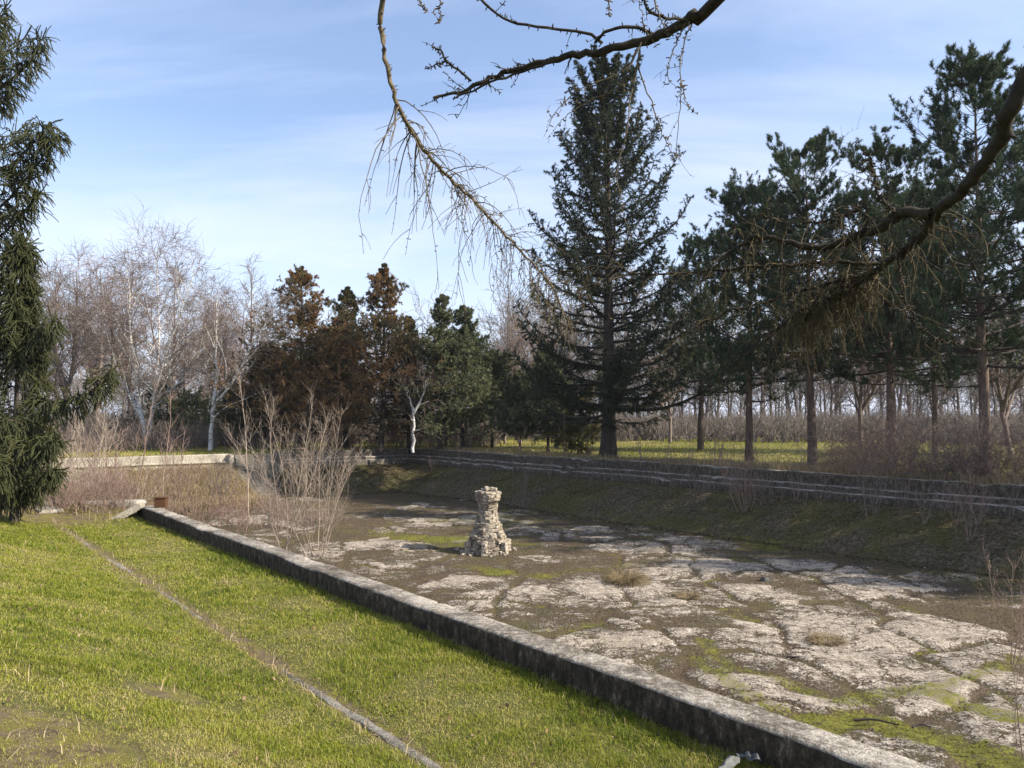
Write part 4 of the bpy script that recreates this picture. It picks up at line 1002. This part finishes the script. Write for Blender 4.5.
# ------------------------------------------------------------------ near spruces at left
def nearspruce(name, loc, h, arms, label, rad, fill=60, h0=.08, trunk_r=.16):
    e = empty(name, loc, 0); tag(e, label, 'spruce')
    TP = trunkline(h, 14, .01); TR = taper(h, trunk_r, 14)
    trunk_mesh(TP, TR).build('trunk', M['darkbark'], e, smooth=True)
    C, Rr, t = primaries(TP, TR, fill, h*.98, h*h0, lambda t: rad*(1.03-t)**.75+.12, lambda t: -.25+.9*t, 9, .35, .4, .05)
    b = MB(); S, RS = grow(C, Rr, 22, .12, 1., 60, .46, 6, -.42, .09, .35, rmin=.006, lenf=lambda t: 1.15-.75*t)
    for pts in arms:
        P = cat_rom(np.array(pts)-np.asarray(loc), 9)[None]; RP = np.linspace(.04, .008, 9)[None]; C = np.concatenate([C, P]); Rr = np.concatenate([Rr, RP])
        n_ = int(34*np.linalg.norm(np.diff(P[0], axis=0), axis=1).sum())
        s_, r_ = grow(P, RP, n_, .1, 1., 60, .50, 6, -.42, .09, .35, rmin=.006, lenf=lambda t: 1.15-.75*t); S = np.concatenate([S, s_]); RS = np.concatenate([RS, r_])
    add_tubes(b, C, Rr, 5)
    S2, RS2 = grow(S, RS, 4, .15, .9, 38, .24, 4, -.25, .10, .7, rmin=.005)
    add_tubes(b, S, RS, 4); b.build('branches', M['darkbark'], e)
    cr = MB(); c1 = rng.random(len(S)); c2 = np.clip(np.repeat(c1, 4)*.7+.3*rng.random(len(S2)), 0, 1)
    add_tubes(cr, S, np.full(S.shape[:2], .012), 4, c1*.5); add_tubes(cr, S2, np.full(S2.shape[:2], .010)*np.linspace(1, .6, 4), 4, c2*.6)
    needles(cr, S, 80, .030, .0065, .05, .8, c1, .1, .8); needles(cr, S2, 56, .028, .0062, 0., .8, c2, .1, .8)
    T_, RT = grow(C, Rr, 8, .5, 1., 30, .30, 4, .05, .08, .5, flat=.4, rmin=.005)
    needles(cr, T_, 60, .036, .008, 0., .8, None, 0, .9); needles(cr, C, 160, .036, .008, .3, .9, None, 0, .8)
    add_tubes(cr, T_, np.full(T_.shape[:2], .013), 4, .4)
    cr.build('crown', M['nearspruce'], e)
    return e
def at3(x, y, Y): return [bear(x, Y), Y, CAMZ+(HY-y)/F*Y]
Yn = 15.5
nearspruce('spruce_tree', (bear(-38, 17), 17, -.1), 13.5, [
    [at3(-38, 100, 17), at3(0, 75, 16.6), at3(20, 55, 16.4), at3(33, 30, 16.3)],
    [at3(-38, 160, 17), at3(0, 165, 16.5), at3(25, 140, 16.2), at3(42, 118, 16)],
    [at3(-38, 230, 17), at3(0, 200, 16.5), at3(28, 165, 16.2), at3(54, 128, 16)],
    [at3(-38, 250, 17), at3(-5, 235, 16.5), at3(18, 210, 16.2), at3(36, 190, 16)]],
    'large near spruce at left whose trunk is out of view', 1.6, 62, .46, .2)
nearspruce('spruce_tree', (bear(17, Yn), Yn, -.15), (417-243)/770*Yn+2.15, [
    [at3(34, 395, Yn), at3(55, 402, Yn-.4), at3(80, 398, Yn-.6), at3(100, 385, Yn-.7), at3(112, 366, Yn-.7)],
    [at3(26, 455, Yn), at3(20, 448, Yn-1.0), at3(38, 447, Yn-1.4), at3(56, 440, Yn-1.5)],
    [at3(26, 330, Yn), at3(36, 328, Yn-.3), at3(46, 330, Yn-.5), at3(52, 318, Yn-.6)],
    [at3(30, 470, Yn), at3(5, 470, Yn-1.4), at3(-5, 462, Yn-1.8), at3(-20, 450, Yn-2)],
    [at3(17, 478, Yn), at3(30, 474, Yn-.5), at3(44, 474, Yn-.8), at3(58, 468, Yn-.9)],
    [at3(17, 484, Yn), at3(8, 482, Yn-.8), at3(0, 480, Yn-1.0), at3(-12, 474, Yn-1.1)],
    [at3(34, 430, Yn), at3(10, 420, Yn-1), at3(-10, 415, Yn-1.4), at3(-20, 405, Yn-1.6)]],
    'smaller near spruce with a pointed leader and drooping boughs over the lawn', .62, 46, .10, .07)

# ------------------------------------------------------------------ overhanging tree beside the photographer
ov = empty('overhanging_tree', (2.9, -1.3, -.1), 0)
tag(ov, 'bare conifer whose dead lichened limbs hang across the top of the view', 'tree')
o0 = np.array([2.9, -1.3, -.1])
b = MB(); P = cat_rom(np.array([[2.9, -1.3, -.3], [2.88, -1.3, 2.5], [2.95, -1.25, 5.], [2.9, -1.3, 8.5]])-o0, 20)[None]
add_tubes(b, P, np.linspace(.24, .12, 20)[None], 14); b.build('trunk', M['overbark'], ov, smooth=True)
def knobs(mb, P, Rr, n, a=.5):
    """spur shoots on old larch wood"""
    i = np.zeros(n, int); t = rng.random(n); b0, T = at_t(np.repeat(P, n, 0), t); r = at_t(np.repeat(Rr, n, 0), t)
    d = norm(np.cross(T, rng.normal(size=(n, 3)))+.2*rng.normal(size=(n, 3))); L = .006+.014*rng.random(n)
    Pp = np.stack([b0, b0+d*(r+L*.6)[:, None], b0+d*(r+L)[:, None]], 1)
    add_tubes(mb, Pp, np.stack([.0022+0*r, .0028+0*r, .0014+0*r], 1), 5, np.full(n, a))
def limb(name, pts, r0, r1, mat, K=36, wob=.004, kn=30):
    P = cat_rom(np.array(pts)-o0, K)[None]; P[:, 2:] += rng.normal(size=(1, K-2, 3))*wob
    Rr = (r0+(r1-r0)*np.linspace(0, 1, K))[None]*(1+.05*rng.normal(size=(1, K)))
    mb = MB(); add_tubes(mb, P, Rr, 9)
    if kn: knobs(mb, P, Rr, kn)
    return mb, P, Rr
def twigs(mb, P, Rr, n, t0, t1, L, ang=70, droop=-.25, K=8, r=.003, sub=3, wob=.10, kn=3, lf=None):
    A, RA = grow(P, Rr, n, t0, t1, ang, L, K, droop, wob, .35, lenf=lf, rmin=r)
    RA = np.minimum(RA, r*1.6)*np.linspace(1, .75, K)/1.
    add_tubes(mb, A, RA, 5, rng.random(len(A)))
    if sub:
        B, RB = grow(A, RA, sub, .2, .95, 40, L*.35, 5, droop*.8, wob, .7, rmin=r*.7); RB = np.minimum(RB, r)
        add_tubes(mb, B, RB, 4, rng.random(len(B)))
    if kn:
        for q in range(len(A)): knobs(mb, A[q:q+1], RA[q:q+1], kn)
    return A, RA
# limb A: drooping branch
A_ = [at3(378, 0, 4.0), at3(380, 30, 4.0), at3(388, 75, 4.0), at3(398, 105, 4.0), at3(418, 140, 4.05), at3(445, 172, 4.1), at3(470, 195, 4.2), at3(498, 225, 4.3), at3(525, 255, 4.4), at3(552, 285, 4.6), at3(570, 330, 4.7)]
mb, P, Rr = limb('drooping_limb', [[2.95, -1.25, 5.6], [1.6, 1.5, 6.1], [-.1, 3.4, 5.7], [-.62, 3.95, 4.9]]+A_, .019, .004, None, 80, .004, 150)
twigs(mb, P, Rr, 84, .47, .99, .50, 66, -.26, 10, .0028, 2, .12, 4, lambda t: (1.3-1.1*(t-.47)/.53)*(.25+1.1*rng.random(len(t))))
twigs(mb, P, Rr, 26, .55, .99, .26, 60, .02, 7, .0022, 1, .12, 3)
mb.build('drooping_branch', M['overbark'], ov)
# limb B: upper branch pointing left
B_ = [at3(720, -8, 3.0), at3(700, 6, 3.05), at3(672, 24, 3.1), at3(640, 37, 3.15), at3(600, 44, 3.2), at3(560, 52, 3.25), at3(520, 62, 3.3), at3(490, 72, 3.35), at3(462, 86, 3.4), at3(432, 92, 3.4)]
mb, P, Rr = limb('upper', [[2.9, -1.3, 4.7], [2.3, .5, 4.75], [1.5, 2.2, 4.1]]+B_, .030, .006, None, 70, .004, 90)
twigs(mb, P, Rr, 12, .62, .98, .12, 55, .0, 6, .003, 2, .14, 4)
for pts, r0, r1, nt in (([at3(660, 30, 3.15), at3(640, 20, 3.15), at3(612, 22, 3.15), at3(596, 36, 3.2)], .008, .006, 2),
                    ([at3(604, 36, 3.2), at3(590, 26, 3.2), at3(560, 21, 3.2), at3(525, 17, 3.2), at3(500, 8, 3.2), at3(478, -12, 3.2)], .007, .005, 4),
                    ([at3(560, 53, 3.25), at3(545, 58, 3.25), at3(515, 68, 3.3), at3(488, 78, 3.3), at3(460, 90, 3.35), at3(452, 94, 3.35)], .006, .004, 4),
                    ([at3(470, 75, 3.38), at3(458, 64, 3.4), at3(446, 56, 3.4), at3(440, 44, 3.4), at3(431, 40, 3.4)], .006, .004, 4),
                    ([at3(446, 54, 3.4), at3(436, 58, 3.4), at3(424, 63, 3.4)], .003, .002, 1),
                    ([at3(690, 12, 3.05), at3(655, 5, 3.0), at3(645, -15, 3.0)], .006, .006, 3)):
    m2, P2, R2 = limb('x', pts, r0, r1, None, 18, .002, 26); 
    for V_, Q_ in ((np.concatenate(m2.V), np.concatenate(m2.Q)),): mb.add(V_, Q_)
    twigs(mb, P2, R2, nt, .2, 1., .07, 60, 0, 5, .0022, 1, .12, 3)
mb.build('upper_branch', M['overdark'], ov)
# hanging sprays off limb B
for pts, nt, L in (([at3(644, 35, 3.1), at3(632, 60, 3.1), at3(610, 72, 3.1), at3(580, 85, 3.1), at3(562, 100, 3.1), at3(548, 118, 3.1)], 10, .12),
               ([at3(640, 40, 3.15), at3(622, 80, 3.1), at3(598, 92, 3.1), at3(570, 108, 3.1), at3(560, 122, 3.1)], 8, .10),
               ([at3(643, 38, 3.15), at3(634, 90, 3.1), at3(628, 130, 3.1), at3(618, 165, 3.1), at3(622, 195, 3.1), at3(632, 240, 3.1)], 10, .10),
               ([at3(700, 5, 3.05), at3(690, 28, 3.1), at3(683, 60, 3.1), at3(684, 85, 3.1), at3(681, 120, 3.1), at3(679, 157, 3.1)], 7, .09),
               ([at3(684, 75, 3.1), at3(688, 92, 3.1), at3(693, 104, 3.1)], 1, .04),
               ([at3(690, 12, 3.05), at3(678, 40, 3.1), at3(671, 62, 3.1), at3(672, 80, 3.1)], 4, .06),
               ([at3(650, 30, 3.15), at3(646, 12, 3.1), at3(640, -20, 3.1)], 2, .1),
               ([at3(655, -15, 2.9), at3(664, 12, 2.9), at3(672, 30, 2.9)], 4, .1), ([at3(612, -15, 3.), at3(611, 3, 3.), at3(611, 6, 3.)], 1, .03), ([at3(438, -20, 3.), at3(438, 5, 3.), at3(438, 16, 3.)], 2, .04),
               ([at3(412, -20, 3.), at3(420, -2, 3.), at3(424, 3, 3.)], 2, .04), ([at3(640, 60, 3.1), at3(658, 110, 3.1), at3(668, 135, 3.1), at3(676, 158, 3.1)], 5, .08)):
    mb, P2, R2 = limb('x', pts, .0032, .0012, None, 18, .003, 14)
    twigs(mb, P2, R2, nt, .15, 1., L, 55, -.05, 6, .0014, 1, .12, 3)
    mb.build('hanging_twig', M['overbark'], ov)
# limb C: thick mossy bough at right, two arms
C_ = [at3(1350, -350, 1.75), at3(1150, -110, 1.85), at3(1068, 15, 1.9), at3(1024, 96, 1.96), at3(1003, 140, 2.04), at3(975, 180, 2.14), at3(945, 208, 2.28), at3(920, 238, 2.42), at3(888, 262, 2.59), at3(858, 282, 2.69), at3(825, 300, 2.81), at3(795, 322, 2.92)]
mb, P, Rr = limb('bough', [[2.9, -1.3, 3.9], [2.5, .4, 4.0]]+C_, .031, .006, None, 80, .004, 120)
arms = [(P, Rr, .52)]
for pts, r0, r1 in (([at3(935, 212, 2.31), at3(905, 212, 2.37), at3(880, 228, 2.42), at3(850, 238, 2.48), at3(820, 246, 2.53), at3(770, 236, 2.59), at3(742, 244, 2.64), at3(715, 268, 2.69)], 0.0192, 0.0038),
                    ([at3(880, 262, 2.59), at3(850, 262, 2.59), at3(815, 262, 2.64), at3(780, 264, 2.64), at3(730, 268, 2.69), at3(690, 272, 2.75), at3(640, 272, 2.75), at3(600, 266, 2.75), at3(560, 270, 2.75)], 0.0077, 0.0026),
                    ([at3(900, 215, 2.37), at3(885, 195, 2.42), at3(878, 175, 2.42), at3(874, 150, 2.42)], 0.0064, 0.0019),
                    ([at3(870, 230, 2.42), at3(868, 205, 2.42), at3(845, 215, 2.42), at3(800, 222, 2.48), at3(760, 214, 2.48)], 0.0051, 0.0019),
                    ([at3(865, 275, 2.64), at3(820, 285, 2.69), at3(770, 300, 2.75), at3(715, 318, 2.81), at3(670, 340, 2.86)], 0.0064, 0.0019),
                    ([at3(845, 290, 2.64), at3(800, 312, 2.69), at3(760, 345, 2.75), at3(725, 372, 2.75)], 0.0058, 0.0019),
                    ([at3(900, 250, 2.48), at3(905, 290, 2.48), at3(925, 330, 2.48), at3(960, 345, 2.53)], 0.0051, 0.0019)):
    m2, P2, R2 = limb('x', pts, r0, r1, None, 40, .004, 60); mb.add(np.concatenate(m2.V), np.concatenate(m2.Q)); arms.append((P2, R2, .1))
mb.build('mossy_bough', M['overdark'], ov, smooth=True)
mb = MB()
twigs(mb, P, Rr, 120, .80, 1., .20, 66, -.36, 10, .0014, 3, .22, 1)
twigs(mb, P, Rr, 110, .80, .97, .12, 80, -.12, 8, .0016, 4, .30, 0)
twigs(mb, P, Rr, 26, .6, .8, .16, 75, -.30, 8, .0013, 3, .2, 0)
for q, (P2, R2, t0) in enumerate(arms[1:]):
    n = (46, 40, 6, 16, 30, 26, 12)[q]; twigs(mb, P2, R2, n, .1, 1., .17, 62, -.26, 9, .0012, 2, .20, 1)
    twigs(mb, P2, R2, n//3, .1, 1., .14, 50, .10, 7, .0012, 2, .2, 0)
mb.build('bough_twigs', M['overtwig'], ov)
# out of view: more limbs so that the tree holds together from aside
b = MB(); TPo = cat_rom(np.array([[2.9, -1.3, 3.5], [2.95, -1.25, 5.], [2.9, -1.3, 8.6]])-o0, 12)[None]
Co, Ro = grow(TPo, np.full((1, 12), .10), 9, .3, 1., 80, 2.4, 8, .03, .08, .4, rmin=.01)
So, RSo = grow(Co, Ro, 10, .2, 1., 55, .7, 5, -.15, .1, .4, rmin=.005)
msk = (Co[:, -1, 1]+o0[1] < .8); 
add_tubes(b, Co[msk], Ro[msk], 6); mk2 = np.repeat(msk, 10); add_tubes(b, So[mk2], RSo[mk2], 3); b.build('other_branches', M['overbark'], ov)

# ------------------------------------------------------------------ light and sky
SUN_EL, SUN_AZ = R(36), math.atan2(-.30, 1.)      # azimuth measured from +X towards +Y
sd = Vector((math.cos(SUN_AZ)*math.cos(SUN_EL), math.sin(SUN_AZ)*math.cos(SUN_EL), math.sin(SUN_EL)))
L = bpy.data.lights.new('Sun', 'SUN'); L.energy = 4.8; L.angle = R(.8); L.color = (1., .91, .77)
so_ = bpy.data.objects.new('Sun', L); COL.objects.link(so_); so_.rotation_euler = sd.to_track_quat('Z', 'Y').to_euler(); so_.location = (30, 0, 40)
wd = bpy.data.worlds.new('World'); scene.world = wd; wd.use_nodes = True
nt = wd.node_tree; bg = nt.nodes['Background']
sky = nt.nodes.new('ShaderNodeTexSky'); sky.sky_type = 'NISHITA'; sky.sun_disc = False
sky.sun_elevation = SUN_EL; sky.sun_rotation = math.pi/2-SUN_AZ; sky.air_density = 1.; sky.dust_density = 1.2; sky.ozone_density = 4.
tc = nt.nodes.new('ShaderNodeTexCoord')
sep = nt.nodes.new('ShaderNodeSeparateXYZ'); nt.links.new(tc.outputs['Generated'], sep.inputs[0])
def M_(op, a, b_=None, cl=False):
    n = nt.nodes.new('ShaderNodeMath'); n.operation = op; n.use_clamp = cl
    for i, v in enumerate((a, b_)):
        if v is None: continue
        if hasattr(v, 'is_output'): nt.links.new(v, n.inputs[i])
        else: n.inputs[i].default_value = v
    return n.outputs[0]
den = M_('ADD', M_('MAXIMUM', sep.outputs[2], 0.), .18)
cmb = nt.nodes.new('ShaderNodeCombineXYZ'); nt.links.new(M_('DIVIDE', sep.outputs[0], den), cmb.inputs[0]); nt.links.new(M_('DIVIDE', sep.outputs[1], den), cmb.inputs[1])
mp = nt.nodes.new('ShaderNodeMapping'); mp.inputs['Rotation'].default_value = (0, 0, R(-38)); mp.inputs['Scale'].default_value = (.45, 1.2, 1); mp.inputs['Location'].default_value = (.4, .3, 0); nt.links.new(cmb.outputs[0], mp.inputs[0])
nz = nt.nodes.new('ShaderNodeTexNoise'); nz.inputs['Scale'].default_value = .8; nz.inputs['Detail'].default_value = 8; nz.inputs['Roughness'].default_value = .58; nz.inputs['Distortion'].default_value = .5; nt.links.new(mp.outputs[0], nz.inputs['Vector'])
cr = nt.nodes.new('ShaderNodeValToRGB'); cr.color_ramp.elements[0].position = .37; cr.color_ramp.elements[1].position = .68
cr.color_ramp.elements[0].color = (.14, .14, .14, 1); cr.color_ramp.elements[1].color = (.92, .92, .92, 1); nt.links.new(nz.outputs['Fac'], cr.inputs[0])
mx = nt.nodes.new('ShaderNodeMix'); mx.data_type = 'RGBA'
hor = M_('MULTIPLY', M_('SUBTRACT', 1., M_('MULTIPLY', M_('MAXIMUM', sep.outputs[2], 0.), 2.4), True), .9)
nt.links.new(M_('MAXIMUM', cr.outputs[0], hor), mx.inputs[0]); nt.links.new(sky.outputs[0], mx.inputs[6]); mx.inputs[7].default_value = (4.1, 4.4, 5.35, 1)
nt.links.new(mx.outputs[2], bg.inputs['Color']); bg.inputs['Strength'].default_value = .122

cam = bpy.data.cameras.new('Camera'); co = bpy.data.objects.new('Camera', cam); COL.objects.link(co); scene.camera = co
co.location = (0, 0, CAMZ); co.rotation_euler = (R(90)+math.atan(33/F), 0, 0)
cam.sensor_width = 36; cam.lens = F/1024*36; cam.clip_start = .05; cam.clip_end = 6000
vs = scene.view_settings; vs.view_transform = 'Standard'; vs.look = 'None'; vs.exposure = 1.02; vs.gamma = 1; vs.use_curve_mapping = False
scene.cycles.max_bounces = 5; scene.cycles.diffuse_bounces = 3; scene.cycles.use_denoising = True

# ------------------------------------------------------------------ the air
hz = bpy.data.materials.new('thin_haze'); hz.use_nodes = True; t_ = hz.node_tree; t_.nodes.clear()
pv = t_.nodes.new('ShaderNodeVolumePrincipled'); pv.inputs['Density'].default_value = .00025; pv.inputs['Color'].default_value = (.86, .90, 1., 1); pv.inputs['Anisotropy'].default_value = .3
ou = t_.nodes.new('ShaderNodeOutputMaterial'); t_.links.new(pv.outputs[0], ou.inputs['Volume'])
b = MB(); X0, X1, Y0, Y1, Z0, Z1 = -2600, 2600, -2600, 2600, -3.2, 26
vv = np.array([[x, y, z] for x in (X0, X1) for y in (Y0, Y1) for z in (Z0, Z1)], float)
b.add(vv, [[0, 1, 3, 2], [4, 6, 7, 5], [0, 4, 5, 1], [2, 3, 7, 6], [0, 2, 6, 4], [1, 5, 7, 3]])
tag(b.build('haze', hz), 'thin winter haze paling the far wood', 'haze', kind='stuff')
scene.cycles.volume_bounces = 0
